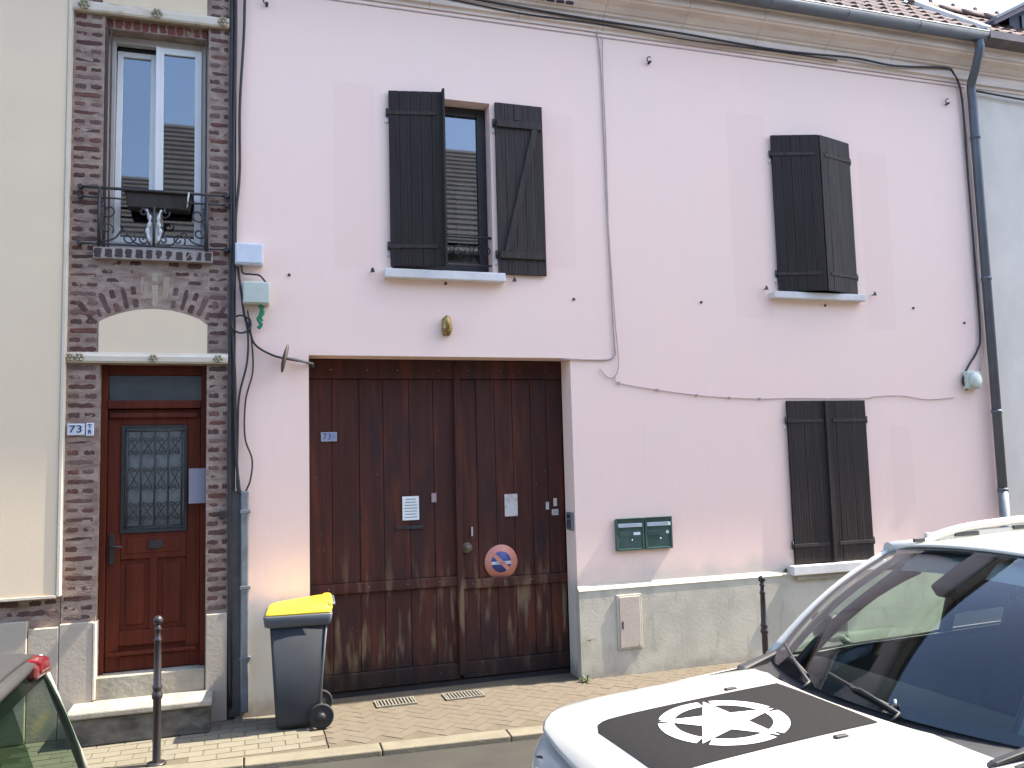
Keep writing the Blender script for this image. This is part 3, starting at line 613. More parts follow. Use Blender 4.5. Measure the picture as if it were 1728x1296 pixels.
bx('glazing_bead', 'trim', leaf, (L0 + .135, L1 - .135, dy - .011, dy + .03, 2.495, 2.52)); bx('glazing_bead', 'trim', leaf, (L0 + .135, L1 - .135, dy - .011, dy + .03, 1.60, 1.63))
bx('curtain', 'curtain', leaf, (L0 + .11, L1 - .11, dy + .036, dy + .04, 1.6, 2.52)); bx('pane', 'pane_dim', leaf, (L0 + .135, L1 - .135, dy + .025, dy + .03, 1.63, 2.495))
gx0, gx1, gz0, gz1, gyy = L0 + .155, L1 - .155, 1.655, 2.47, dy - .012
for k in range(5):
    x = gx0 + (gx1 - gx0) * k / 4; MB().tube([(x, gyy, gz0), (x, gyy, gz1)], 0.0075, 6).build('grille_bar', 'iron', leaf)
for z in (gz0, gz1): MB().tube([(gx0 - .02, gyy, z), (gx1 + .02, gyy, z)], 0.0075, 6).build('grille_bar', 'iron', leaf)
for k in range(4):
    cx = gx0 + (gx1 - gx0) * (k + .5) / 4; wv = (gx1 - gx0) / 4
    for zc, hh in ((1.78, .19), (2.06, .26), (2.34, .19)):
        g_ = MB()
        for s_ in (-1, 1):
            g_.tube(arc(cx + s_ * wv * .2, zc + hh * .30, .004, wv * .22, 0, 420 * s_, gyy, 12), .0042, 5)
            g_.tube(arc(cx - s_ * wv * .2, zc - hh * .30, .004, wv * .22, 180, 180 + 420 * s_, gyy, 12), .0042, 5)
        g_.tube(spline([(cx + wv * .3, gyy, zc + hh * .25), (cx, gyy, zc), (cx - wv * .3, gyy, zc - hh * .25)], 5), .0042, 5)
        g_.tube(spline([(cx - wv * .3, gyy, zc + hh * .25), (cx, gyy, zc), (cx + wv * .3, gyy, zc - hh * .25)], 5), .0042, 5)
        g_.build('grille_scroll', 'iron', leaf)
bx('letter_slot', 'iron', leaf, (-0.81, -0.70, dy - .016, dy - .004, 1.46, 1.53), 0.004)
MB().box(L0 + .025, L0 + .065, dy - .014, dy, 1.34, 1.60).build('handle_plate', 'iron', leaf, 0.004)
MB().tube([(L0 + .045, dy, 1.50), (L0 + .045, dy - .05, 1.50), (L0 + .13, dy - .055, 1.49)], 0.011).build('handle', 'iron', leaf)
bx('threshold', 'step', bh, (-1.193, -0.347, FY - 0.01, FY + 0.3, 0.26, 0.448), 0.008)
st = bx('step', 'step', bh, (-1.345, -0.275, FY - 0.34, FY + 0.02, 0.215, 0.268), 0.014); 
bx('step_riser', 'step_dark', bh, (-1.325, -0.29, FY - 0.315, FY + 0.02, 0.0, 0.216), 0.012)
# number plates, name plate, bell
np_ = thing('number_plate', 'white enamel number plate 73 on the brick wall beside the door', 'number plate', (-1.35, FY - 0.02, 2.49))
bx('plate', 'plate_white', np_, (-1.432, -1.298, FY - .022, FY - .010, 2.437, 2.535), 0.006); text('digits', '73', 0.085, 'plate_ink', np_, (-1.365, FY - .024, 2.487), sx=1.25)
n2 = thing('letter_plate', 'small white plate with two stacked letters right of the number 73', 'number plate', (-1.26, FY - 0.02, 2.49))
bx('plate', 'plate_white', n2, (-1.29, -1.228, FY - .022, FY - .010, 2.43, 2.54), 0.006); text('letters', 'T\nR', 0.048, 'plate_ink', n2, (-1.259, FY - .024, 2.487), sx=1.1)
pp = bx('blank_sign', mat('lilac_grey_panel', (0.19, 0.19, 0.24), 0.45, (0.21, 0.21, 0.25), 3), None, (-0.487, -0.330, FY + .035, FY + .045, 1.835, 2.137)); tag(pp, 'plain blue-grey panel fixed at the right jamb of the varnished door', 'sign')
db = bx('door_bell', 'trim', None, (-0.238, -0.182, FY - .03, FY - .004, 1.695, 1.765), 0.006); tag(db, 'small black square doorbell on brick right of the varnished door', 'doorbell')
# ================================================================ pink house
ph = thing('pink_house', 'long pale pink rendered house with brown gate and dark shutters', 'house', (4.2, 7.75, 0))
GX0, GX1, GZ = 0.526, 3.080, 3.135
PX0, PX1 = -0.105, 8.52
WA = (1.30, 2.30, 3.965, 5.695); WB = (5.60, 6.56, 3.90, 5.66); WC = (5.585, 6.59, 0.93, 2.69)
wall_holes(PX0, PX1, 0, 7.1, FY, 0.5, [(GX0, GX1, -0.02, GZ), WA, WB, WC], 0.26).build('wall', 'pink', ph)
MB().box(-0.162, PX0 + .001, FY + 0.02, FY + 0.5, 0, 7.1).build('party_joint', mat('dark_party_joint', (0.12, 0.105, 0.10), 0.95, (0.07, 0.06, 0.06), 9, (1, 1, .4), bump=.5), ph)
bx('yard_screen', 'dark', ph, (GX0 - .4, GX1 + .4, FY + .36, FY + .38, -.02, GZ + .5))  # added sheet behind the gate, blocks light leaking round its edges
bx('lining', 'dark', ph, (PX0 + .01, PX1 - .02, FY + .80, FY + .82, 0, 7.05))  # added back plane, seals the thin wall shell against light leaks
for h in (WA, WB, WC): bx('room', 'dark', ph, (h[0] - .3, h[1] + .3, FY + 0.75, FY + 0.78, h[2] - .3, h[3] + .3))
# plinth with chamfered ledge, right of the gate
MB().extr([(FY + .05, -0.02), (FY - .045, -0.02), (FY - .04, 0.845), (FY - .004, 0.885), (FY + .05, 0.885)], GX1 - .004, PX1).build('plinth', 'plinth', ph)
ld = MB().extr([(FY + .0, 0.884), (FY - .043, 0.846), (FY - .046, 0.838), (FY - .043, 0.836), (FY - .03, 0.846)], GX1 - .006, PX1); ld.build('plinth_ledge', 'cream_trim', ph)
# gate: two plank leaves
gy0 = FY + 0.26
def pl_x(): pass
def leaf_build(x0, x1, seedk, dz):
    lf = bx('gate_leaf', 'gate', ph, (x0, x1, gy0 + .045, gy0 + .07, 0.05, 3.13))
    n = 6; e = [x0 + (x1 - x0) * k / n for k in range(n + 1)]; rg = random.Random(seedk)
    for k in range(1, n): e[k] += rg.uniform(-.03, .03)
    for k in range(n):
        y = gy0 + .020 + rg.uniform(-.004, .004)
        bx('plank', 'gate', lf, (e[k] + .002, e[k + 1] - .002, y, gy0 + .046, 1.03 + dz, 2.945), 0.004)
        y = gy0 + .020 + rg.uniform(-.004, .004)
        bx('plank', 'gate', lf, (e[k] + .002, e[k + 1] - .002, y, gy0 + .046, 0.21, 0.935 + dz), 0.004)
    bx('top_rail', 'gate', lf, (x0 + .002, x1 - .002, gy0 - .005, gy0 + .046, 2.947, 3.128), 0.006)
    bx('middle_rail', 'gate', lf, (x0 + .002, x1 - .002, gy0 - .008, gy0 + .046, 0.937 + dz, 1.028 + dz), 0.006)
    bx('bottom_rail', 'gate', lf, (x0 + .002, x1 - .002, gy0 - .004, gy0 + .046, 0.055, 0.208), 0.008)
    for k in range(4):
        for z in (3.03, 0.985 + dz): MB().lathe([(0.008, 0), (0.006, -.004), (.001, -.006)], (x0 + (x1 - x0) * (k + .5) / 4 + rg.uniform(-.05, .05), gy0 - .006, z), 8, 'y').build('nail', 'grey_iron', lf)
    return lf
lf1 = leaf_build(GX0 + .005, 1.958, 3, 0.0); lf2 = leaf_build(1.972, GX1 - .004, 5, -.04)
bx('cover_strip', 'gate', lf1, (1.935, 1.995, gy0 - .02, gy0 + .0, 0.09, 3.11), 0.006)
bx('letter_slot', 'iron', lf1, (1.352, 1.61, gy0 + .008, gy0 + .016, 1.50, 1.53), 0.003)
bx('mail_flap', 'pvc_grey', lf2, (2.088, 2.104, gy0 + .006, gy0 + .018, 1.40, 1.49), 0.002)
MB().lathe([(0.055, 0), (0.055, -.006), (.04, -.012), (.015, -.014), (.012, -.03), (.001, -.032)], (2.04, gy0 + .016, 1.29), 16, 'y').build('lock_rosette', mat('worn_lock', (0.17, 0.14, 0.10), 0.6, (0.09, 0.07, 0.05), 20, metallic=.4), lf2)
bx('gate_threshold', 'trim', ph, (GX0 + .002, GX1 - .008, gy0 + .02, gy0 + .09, -.02, 0.045), 0.004)  # black strip puts the shade of the gap under the gate into colour
# reveal keypad
kp = thing('door_intercom', 'grey intercom keypad with rounded ends on the gate reveal', 'intercom', (3.06, FY + .12, 1.5))
b = MB(); b.box(GX1 - .028, GX1 - .001, FY + .03, FY + .19, 1.42, 1.60); b.build('body', 'galv', kp, 0.022, 4)
bx('speaker_panel', 'trim', kp, (GX1 - .032, GX1 - .026, FY + .07, FY + .15, 1.545, 1.575)); bx('button_panel', 'trim', kp, (GX1 - .032, GX1 - .026, FY + .06, FY + .16, 1.45, 1.52))
for z in (1.465, 1.485, 1.505):
    for y in (.08, .11, .14): bx('button', 'galv', kp, (GX1 - .035, GX1 - .031, FY + y - .008, FY + y + .008, z - .006, z + .006))
# things pinned to the gate
def paper(name, lab, m, x0, x1, z0, z1, lines=0, y=None, cat='notice', th=.003):
    y = y or gy0 + .012
    t = thing(name, lab, cat, ((x0 + x1) / 2, y, (z0 + z1) / 2)); bx('sheet', m, t, (x0, x1, y - th, y, z0, z1))
    for k in range(lines):
        z = z1 - (z1 - z0) * (k + 1.0) / (lines + 1); wd = random.uniform(.5, .85) * (x1 - x0)
        bx('print_line', 'ink', t, ((x0 + x1) / 2 - wd / 2, (x0 + x1) / 2 + wd / 2, y - th - .001, y - th - .0002, z - .0035, z + .0035))
    return t
paper('paper_notice', 'white printed paper notice pinned above the letter slot of the gate', 'white', 1.412, 1.573, 1.585, 1.812, 7)
paper('plastic_label', 'small pinkish label on the gate right of the white notice', mat('pinkish_label', (0.36, 0.28, 0.27), .6, (0.26, .2, .2), 30), 1.698, 1.745, 1.745, 1.835, 0)
paper('poster', 'stained square leaflet pinned on the right leaf of the gate', 'cream_paper', 2.437, 2.572, 1.575, 1.795, 0)
paper('bell_label', 'upper pale label near the right edge of the gate', 'cream_paper', 2.955, 2.992, 1.655, 1.735, 0)
paper('name_label', 'lower pale striped name label near the right edge of the gate', 'cream_paper', 2.935, 3.005, 1.565, 1.625, 2)
paper('bell_push', 'left pale bell push with white button near the gate right edge', 'cream_paper', 2.872, 2.906, 1.625, 1.70, 0)
g2 = thing('gate_number_plate', 'small pale enamel number plate with blue figures on the gate', 'number plate', (0.72, gy0, 2.40))
bx('plate', mat('faded_blue_plate', (0.33, 0.37, 0.48), .35, (0.28, .32, .44), 9), g2, (0.652, 0.800, gy0 + .006, gy0 + .014, 2.353, 2.440), 0.008)
text('digits', '73', 0.082, 'plate_blue', g2, (0.708, gy0 + .005, 2.397), sx=1.0); text('letter', 'B', 0.075, 'plate_pale_blue', g2, (0.772, gy0 + .005, 2.397), sx=.85)
ns = thing('no_parking_sign', 'round no-parking sign with faded red ring on the gate', 'sign', (2.385, gy0, 1.135))
sx_, sz_ = 2.385, 1.135
MB().lathe([(0.168, 0), (0.168, -.006), (.001, -.006)], (sx_, gy0 + .012, sz_), 40, 'y').build('disc', 'sign_red', ns)
MB().lathe([(0.102, 0.001), (0.102, -.0005), (.001, -.0006)], (sx_, gy0 + .0045, sz_), 36, 'y').build('blue_field', 'sign_blue', ns)
b = MB(); c45 = .7071
b.hexa([(sx_ - .105 * c45 - .014, gy0 + .0015, sz_ + .105 * c45 - .014), (sx_ + .105 * c45 - .014, gy0 + .0015, sz_ - .105 * c45 - .014), (sx_ + .105 * c45 - .014, gy0 + .003, sz_ - .105 * c45 - .014), (sx_ - .105 * c45 - .014, gy0 + .003, sz_ + .105 * c45 - .014),
        (sx_ - .105 * c45 + .014, gy0 + .0015, sz_ + .105 * c45 + .014), (sx_ + .105 * c45 + .014, gy0 + .0015, sz_ - .105 * c45 + .014), (sx_ + .105 * c45 + .014, gy0 + .003, sz_ - .105 * c45 + .014), (sx_ - .105 * c45 + .014, gy0 + .003, sz_ + .105 * c45 + .014)])
b.build('red_bar', 'sign_red', ns)
bx('white_band', 'sign_white', ns, (sx_ - .10, sx_ + .10, gy0 + .0022, gy0 + .0035, sz_ - .024, sz_ + .006)); text('band_text', 'GARAGE', .026, 'ink', ns, (sx_, gy0 + .001, sz_ - .009), .0005)
# windows and shutters
def window_dark(h, yb):
    f = frame_ring(MB(), h[0] + .002, h[1] - .002, h[2] + .03, h[3] - .002, yb, yb + .06, .09, .10); f.box((h[0] + h[1]) / 2 - .05, (h[0] + h[1]) / 2 + .05, yb + .002, yb + .058, h[2] + .13, h[3] - .092)
    wf = f.build('window', 'dark_frame', ph, 0.005); mxx = (h[0] + h[1]) / 2
    bx('pane', 'pane', wf, (h[0] + .092, mxx - .05, yb + .03, yb + .036, h[2] + .13, h[3] - .092)); bx('pane', 'pane', wf, (mxx + .05, h[1] - .092, yb + .03, yb + .036, h[2] + .13, h[3] - .092))
    return wf
window_dark(WA, FY + .16); window_dark(WB, FY + .20); window_dark(WC, FY + .20)
bx('net_curtain', 'curtain', ph, (2.02, 2.19, FY + .30, FY + .31, 4.1, 4.95))
wg = MB().tube([(WA[0], FY + .05, 4.33), (WA[1], FY + .05, 4.33)], .014).build('window_guard', 'iron', ph)
MB().tube([(WA[0], FY + .05, 4.05), (WA[1], FY + .05, 4.05)], .010).build('rail', 'iron', wg)
for k in range(5):
    cx = WA[0] + .1 + .2 * k
    for s_ in (-1, 1): MB().tube(arc(cx + s_ * .045, 4.19, .008, .055, 90, 90 + 400 * s_, FY + .05, 14), .006, 5).build('scroll', 'iron', wg)
def shutter(hx, hy, ang, wd, z0, z1, inner=False, flip=1, worn=False, label=None):
    """plank leaf hinged at (hx, hy); local u runs from the hinge, angle in the XY plane"""
    ca, sa = math.cos(R(ang)), math.sin(R(ang)); nx, ny = (sa, -ca) if (-ca) < 0 else (-sa, ca)
    def T(u, d, z): return (hx + ca * u + nx * d, hy + sa * u + ny * d, z)
    def hb(u0, u1, d0, d1, za, zb): return MB().hexa([T(u0, d0, za), T(u1, d0, za), T(u1, d1, za), T(u0, d1, za), T(u0, d0, zb), T(u1, d0, zb), T(u1, d1, zb), T(u0, d1, zb)])
    m = 'shutter_worn' if worn else 'shutter'
    root = hb(.004, wd - .004, .004, .012, z0 + .004, z1 - .004).build('shutter', m, ph)
    n = 5; rg = random.Random(int(hx * 100))
    for k in range(n):
        a, b_ = wd * k / n, wd * (k + 1) / n; d = .028 + rg.uniform(-.0015, .0015)
        hb(a + .0012, b_ - .0012, .0, d, z0, z1).build('plank', m, root, 0.003)
        for g in (1, 2): hb(a + (b_ - a) * g / 3 - .0012, a + (b_ - a) * g / 3 + .0012, d - .0005, d + .0012, z0 + .002, z1 - .002).build('bead', m, root)
    zl, zh = z0 + .19, z1 - .22
    if inner:
        for z in (zl, zh): hb(.01, wd - .01, .03, .052, z - .035, z + .035).build('batten', m, root, 0.004)
        p0, p1 = (0.06, zl + .036), (wd - .12, zh - .036); w2 = .045
        MB().hexa([T(p0[0], .0301, p0[1]), T(p0[0] + w2 * 1.5, .0301, p0[1]), T(p0[0] + w2 * 1.5, .05, p0[1]), T(p0[0], .05, p0[1]), T(p1[0], .0301, p1[1]), T(p1[0] + w2 * 1.5, .0301, p1[1]), T(p1[0] + w2 * 1.5, .05, p1[1]), T(p1[0], .05, p1[1])]).build('brace', m, root, 0.003)
        hb(wd * .40, wd * .53, .0305, .036, z1 - .17, z1 - .03).build('patch', 'shutter_worn', root, .002)
    else:
        for z in (zl, zh): hb(-.01, wd - .06, .029, .036, z - .018, z + .018).build('hinge_strap', 'shutter_worn', root, 0.002)
    for z in (zl, zh):
        MB().tube([T(-.014, .012, z - .035), T(-.014, .012, z + .045)], .013).build('hinge_pin', 'iron', root)
        bx('hinge_plate', 'sill', root, (hx - .034, hx - .006, hy - .004, hy + .03, z - .085, z - .03)) if ang < 90 else bx('hinge_plate', 'sill', root, (hx + .006, hx + .034, hy - .004, hy + .03, z - .085, z - .03))
    return root
SY = FY - .012
shutter(1.283, SY, -11.0, 0.515, 3.985, 5.70)                                   # upper left window: left leaf ajar
s2 = shutter(2.345, SY, 0.0, 0.500, 3.955, 5.70, inner=True, worn=True)          # right leaf folded back on the wall
bx('meeting_strip', 'shutter', ph, (1.78, 1.80, FY - .175, FY - .115, 3.99, 5.72))
tipx = 6.08
def two(h0, h1, wd, z0, z1, ytip):
    a = math.degrees(math.asin((SY - ytip) / wd)); shutter(h0, SY, -a, wd, z0, z1); shutter(h1, SY, 180 + a, wd, z0, z1, worn=True)
two(5.562, 6.60, 0.538, 3.90, 5.665, 7.54)
shutter(5.575, SY, 0.0, 0.506, 0.945, 2.692); shutter(6.602, SY, 180.0, 0.512, 0.945, 2.692)
bx('meeting_strip', 'shutter', ph, (6.05, 6.10, SY - .052, SY - .031, 0.95, 2.69))
def sill_(x0, x1, z, m='sill', th=.085, pr=.10):
    return bx('sill', m, ph, (x0, x1, FY - pr, FY + .2, z - th, z), 0.008)
sill_(1.215, 2.395, 3.952); sill_(5.45, 6.66, 3.888, th=.075); sill_(5.50, 6.70, 0.932, th=.10); 
bx('sill_underside', 'step', ph, (5.56, 6.66, FY - .07, FY + .02, 0.775, 0.831), 0.004)
# small ironmongery in the render
def dog(x, z):
    b = MB(); b.tube([(x, FY + .01, z), (x, FY - .045, z)], .006, 6); b.hexa([(x - .022, FY - .05, z - .012), (x + .022, FY - .05, z - .012), (x + .022, FY - .042, z - .012), (x - .022, FY - .042, z - .012), (x - .008, FY - .05, z + .03), (x + .008, FY - .05, z + .03), (x + .008, FY - .042, z + .03), (x - .008, FY - .042, z + .03)])
    return b.build('shutter_stop', 'iron', ph)
for (x, z) in ((1.108, 3.93), (2.50, 3.895), (5.39, 3.92), (6.83, 3.905), (5.44, 0.88)): dog(x, z)
def anchor(x, z, r=.014):
    return MB().lathe([(r, .002), (r, -.01), (r * .6, -.016), (.001, -.017)], (x, FY, z), 10, 'y').build('wall_anchor', 'rust', ph)
for (x, z) in ((0.356, 3.869), (1.815, 3.845), (3.139, 3.736), (4.599, 3.752), (7.404, 3.772), (6.174, 3.765), (8.145, 3.615)): anchor(x, z)
for (x, z) in ((4.094, 6.345), (8.116, 6.32), (0.16, 6.418)):
    MB().tube(arc(x, z + .02, .03, .03, 60, 300, FY - .03, 10), .006, 6).tube([(x, FY + .01, z - .01), (x, FY - .05, z - .01)], .013, 8).build('cable_hook', 'iron', ph)
# eaves cornice, gutter, roof
cz = 6.60
prof = [(FY + .1, cz), (FY - .015, cz), (FY - .02, cz + .03), (FY - .05, cz + .04), (FY - .05, cz + .15), (FY - .075, cz + .165), (FY - .085, cz + .185), (FY - .10, cz + .19),
        (FY - .15, cz + .235), (FY - .215, cz + .265), (FY - .225, cz + .285), (FY - .25, cz + .29), (FY - .25, cz + .385), (FY - .27, cz + .40), (FY - .27, cz + .44), (FY + .1, cz + .44)]
x = -0.16; cseg = []
while x < 8.5:
    x1 = min(x + 0.93, 8.50); MB().extr(prof, x + .002, x1 - .002).build('cornice_block', 'cornice', ph); x = x1
MB().extr([(FY + .05, cz - .005), (FY - .012, cz - .005), (FY - .012, cz + .012), (FY + .05, cz + .012)], -0.16, 8.5).build('cornice_fillet', 'cable_grey', ph)
bx('frieze_line', 'cable_grey', ph, (0.02, 8.42, FY - .008, FY + .01, cz - .052, cz - .040))
gb = MB(); gyc, gzc, gr = FY - .345, 7.055, .085
rows = []
for x in (-0.16, 8.40):
    rows.append([(x, gyc + gr * math.cos(R(a)), gzc + gr * math.sin(R(a))) for a in range(180, 361, 15)] )
gut = gb.grid(rows).build('gutter', 'zinc', ph, solid=.006)
MB().tube([(-0.16, gyc - gr, gzc + .004), (8.40, gyc - gr, gzc + .004)], .011).build('gutter_bead', 'galv', gut)
MB().lathe([(gr, 0), (gr * .98, .012), (.001, .012)], (8.40, gyc, gzc), 20, 'x').build('gutter_end', 'zinc', gut)
x = .4
while x < 8.4: MB().tube([(x, gyc + gr, gzc + .02), (x, gyc + gr * .7, gzc - gr * .8), (x, gyc, gzc - gr - .005), (x, gyc - gr * .75, gzc - gr * .75), (x, gyc - gr - .006, gzc)], .006, 5).build('gutter_bracket', 'zinc', gut); x += 1.0
dpx = 8.46
dp = MB().tube(spline([(8.33, gyc, gzc - .07), (8.335, gyc + .005, gzc - .18), (8.36, gyc + .10, gzc - .36), (8.43, FY - .10, gzc - .50), (8.455, FY - .075, gzc - .66), (8.458, FY - .072, gzc - .8)], 6) + [Vector((8.46, FY - .072, 1.62))], .052, 14).build('downpipe', 'zinc', ph)
MB().tube([(8.46, FY - .072, 1.63), (8.46, FY - .072, 0.02)], .056, 14).build('cast_foot', 'galv', dp)
for z in (5.9, 4.15, 2.55, 1.63): MB().tube([(8.46, FY - .072, z - .02), (8.46, FY - .072, z + .02)], .059, 14).build('pipe_collar', 'zinc', dp)
SL = 0.84
def tile_mesh(nm, w_, l_, m):
    b = MB(); rows = []; n = 8
    for k in range(n + 1):
        t = k / n; h = .030 * math.sin(math.pi * min(1, t / .62)) if t < .62 else .006 * math.sin(math.pi * (t - .62) / .38)
        rows.append([(-w_ / 2 + w_ * t, 0, h + .026), (-w_ / 2 + w_ * t, l_, h)])
    rows2 = [[(q[0][0], 0, q[0][2] - .022), q[0]] for q in rows]
    b.grid(rows); b.grid(rows2); me = b.mesh(nm); me.materials.append(MT[m]); return me
def tiled_roof(parent, xa, xb, y0, z0, slope, yr, m, xobj, far_name, nrow_obj=9, xf=None):
    me = tile_mesh('tile', .215, .40, m); a = math.atan(slope); L = (yr - y0) / math.cos(a); ex = .33
    rf = MB().add([(xa, y0 + .05, z0 - .04 + .05 * slope), (xb, y0 + .05, z0 - .04 + .05 * slope), (xb, yr, z0 - .04 + (yr - y0) * slope), (xa, yr, z0 - .04 + (yr - y0) * slope), (xb, 2 * yr - y0, z0), (xa, 2 * yr - y0, z0)], [(0, 1, 2, 3), (3, 2, 4, 5)]).build('roof', m, parent)
    n = 0; fb_ = MB(); r_ = 0
    while r_ * ex < L - .05:
        x = xa + .107
        while x < xb - .05:
            d = r_ * ex; mm = Matrix.Translation((x, y0 + d * math.cos(a) + random.uniform(-.006, .006), z0 + d * math.sin(a))) @ Matrix.Rotation(a + random.uniform(-.012, .012), 4, 'X')
            if x > xobj and r_ < nrow_obj and n < 295 and (xf is None or x < xf):
                o = nobj('tile', me, None, rf); o.location = mm.to_translation(); o.rotation_euler = mm.to_euler(); n += 1
            else: fb_.add([mm @ q.co for q in me.vertices], [tuple(f.vertices) for f in me.polygons], True)
            x += .213
        r_ += 1
    if fb_.v: o = fb_.build(far_name, m, rf); o['kind'] = 'stuff'
    return rf, n
YR = 8.62
rf, ntile = tiled_roof(ph, -0.16, 8.42, FY - .36, 7.09, SL, YR, 'tile_red', 4.8, 'far_tiles')
vb = MB(); a0 = Vector((8.47, FY - .34, 7.13)); a1 = Vector((8.62, YR, 7.13 + (YR - FY + .34) * SL)); nn = Vector((0, -SL, 1)).normalized() * .05; sx0 = Vector((.055, 0, 0))
vb.hexa([a0 - sx0 - nn, a0 + sx0 - nn, a1 + sx0 - nn, a1 - sx0 - nn, a0 - sx0 + nn, a0 + sx0 + nn, a1 + sx0 + nn, a1 - sx0 + nn]).build('verge_capping', 'mortar_white', ph, .015)
def ridge(parent, xa, xb, y, z, m):
    x = xa
    while x < xb:
        b = MB(); rows = [[(x + dx, y + .12 * math.cos(R(t)), z + .11 * math.sin(R(t)) - .02 + lift) for t in range(-10, 191, 20)] for dx, lift in ((0, 0), (.40, .01))]
        b.grid(rows).build('ridge_tile', m, parent, solid=.012)
        MB().hexa([(x + .38, y - .02, z + .07), (x + .43, y - .02, z + .07), (x + .43, y + .02, z + .07), (x + .38, y + .02, z + .07), (x + .36, y - .015, z + .17), (x + .40, y - .015, z + .17), (x + .40, y + .015, z + .17), (x + .36, y + .015, z + .17)]).build('ridge_clip', m, parent)
        x += .395
ridge(rf, 4.6, 8.5, YR, 7.09 + (YR - FY + .36) * SL, 'tile')
# ================================================================ grey-white house (right)
gh = thing('grey_house', 'grey-white rendered house beyond the downpipe at the right edge', 'house', (10.5, 7.75, 0))
bx('wall', 'grey_wall', gh, (8.53, 15.0, FY + .03, FY + .5, 0, 7.05))
MB().extr([(y + .03, z - .02) for y, z in prof], 8.53, 15.0).build('cornice', 'cornice', gh)
bx('plinth', 'plinth', gh, (8.53, 15, FY - .0, FY + .1, -.02, .8))
MB().tube(spline([(8.56, FY - .03, 6.52), (9.5, FY - .03, 6.49), (10.6, FY - .03, 6.50), (12.5, FY - .03, 6.48)], 6), .013, 6).build('wall_cable', 'cable', gh)
rf2, nt2 = tiled_roof(gh, 8.62, 14.4, FY - .33, 7.06, SL, YR + .05, 'tile', 8.0, 'far_tiles', 9)
ridge(rf2, 8.62, 14.2, YR + .05, 7.06 + (YR + .05 - FY + .33) * SL, 'tile')
MB().extr([(FY - .43, 6.99), (FY - .25, 6.97), (FY - .25, 7.06), (FY - .43, 7.08)], 8.42, 15.0).build('eaves_board', 'barge', gh)
# dormer with overhanging gable
dcx, dhw, dsl = 10.55, 1.30, 0.52
dm = bx('dormer', 'navy', gh, (9.75, 11.35, 8.12, 8.95, 7.3, 7.95))
MB().prism([(9.75, 7.951), (11.35, 7.951), (dcx, 8.34)], 8.13, 8.95).build('gable', 'navy', dm)
bx('dormer_window', 'dark_frame', dm, (9.95, 11.15, 8.10, 8.115, 7.66, 7.93))
for s_ in (-1, 1):
    e = [(dcx + s_ * dhw, 7.60), (dcx, 7.60 + dhw * dsl)]
    def slab(y0, y1, d0, d1): return MB().hexa([(e[0][0], y0, e[0][1] + d0), (e[1][0], y0, e[1][1] + d0), (e[1][0], y1, e[1][1] + d0), (e[0][0], y1, e[0][1] + d0), (e[0][0], y0, e[0][1] + d1), (e[1][0], y0, e[1][1] + d1), (e[1][0], y1, e[1][1] + d1), (e[0][0], y1, e[0][1] + d1)])
    slab(7.90, 7.93, 0.0, .065).build('barge_board', 'barge', dm); slab(7.93, 8.9, .02, .06).build('soffit', 'navy', dm); slab(7.88, 8.9, .068, .11).build('dormer_roof', 'zinc', dm)
# ================================================================ house across the street (seen in the window panes)
oh = thing('opposite_house', 'pale house with tiled roof across the street, mirrored in the window panes', 'house', (1, -6, 0))
OW = -4.0
wall_holes(-14, 22, RD, 7.2, OW, 0.0, [(-1.2 + 2.9 * k, -0.2 + 2.9 * k, z, z + 1.5) for k in range(-3, 7) for z in (1.0, 4.3)], -0.2).build('wall', mat('opposite_render', (0.36, 0.35, 0.33), .9, (0.30, .29, .275), 1.5), oh)
for k in range(-3, 7):
    for z in (1.0, 4.3):
        f = bx('window', 'dark_frame', oh, (-1.2 + 2.9 * k, -0.2 + 2.9 * k, OW - .2, OW - .18, z, z + 1.5)); bx('window_sill', 'sill', oh, (-1.3 + 2.9 * k, -0.1 + 2.9 * k, OW - .1, OW + .1, z - .09, z))
rb = MB(); n = 22
for k in range(n):
    y0 = OW + .4 - 4.6 * k / n; y1 = OW + .4 - 4.6 * (k + 1) / n; z0 = 7.2 + 4.4 * k / n; z1 = 7.2 + 4.4 * (k + 1) / n
    rb.hexa([(-14, y1 - .03, z0 - .05), (22, y1 - .03, z0 - .05), (22, y0, z0 - .05), (-14, y0, z0 - .05), (-14, y1 - .03, z1), (22, y1 - .03, z1), (22, y0, z0 + .035), (-14, y0, z0 + .035)])
orf = rb.build('roof', mat('slate_grey_tiles', (0.12, 0.105, 0.10), .85, (0.085, .078, .076), 3, (1, 1, 1)), oh); orf['kind'] = 'stuff'
bx('chimney', 'brick_red', oh, (3.2, 4.0, -7.6, -7.0, 9.5, 12.4))
# ================================================================ boxes and cables on the pink wall
jb = thing('junction_box', 'white-blue plastic junction box high beside the brick house', 'junction box', (0.01, FY, 4.03))
bx('case', 'grey_box', jb, (-0.112, 0.128, FY - .09, FY - .001, 3.93, 4.125), 0.012); bx('lid', 'grey_box', jb, (-0.10, 0.118, FY - .098, FY - .0905, 3.945, 4.113), 0.004)
jb2 = thing('junction_box', 'greenish grey junction box just below the white one', 'junction box', (0.08, FY, 3.66))
bx('case', 'green_grey_box', jb2, (-0.045, 0.185, FY - .11, FY - .001, 3.575, 3.775), 0.012); bx('lid', 'green_grey_box', jb2, (-0.035, 0.175, FY - .118, FY - .1105, 3.585, 3.765), 0.004)
jb3 = thing('junction_box', 'small grey junction box beside the right downpipe with dark cable loop', 'junction box', (8.14, FY, 2.92))
bx('case', 'green_grey_box', jb3, (8.04, 8.25, FY - .09, FY - .001, 2.82, 3.03), 0.018); MB().lathe([(.09, 0), (.09, -.02), (.07, -.035), (.001, -.035)], (8.145, FY - .09, 2.92), 18, 'y').build('cover', 'green_grey_box', jb3)
gt = thing('green_tape', 'bright green tape dangling under the greenish junction box', 'tape', (0.1, FY, 3.45))
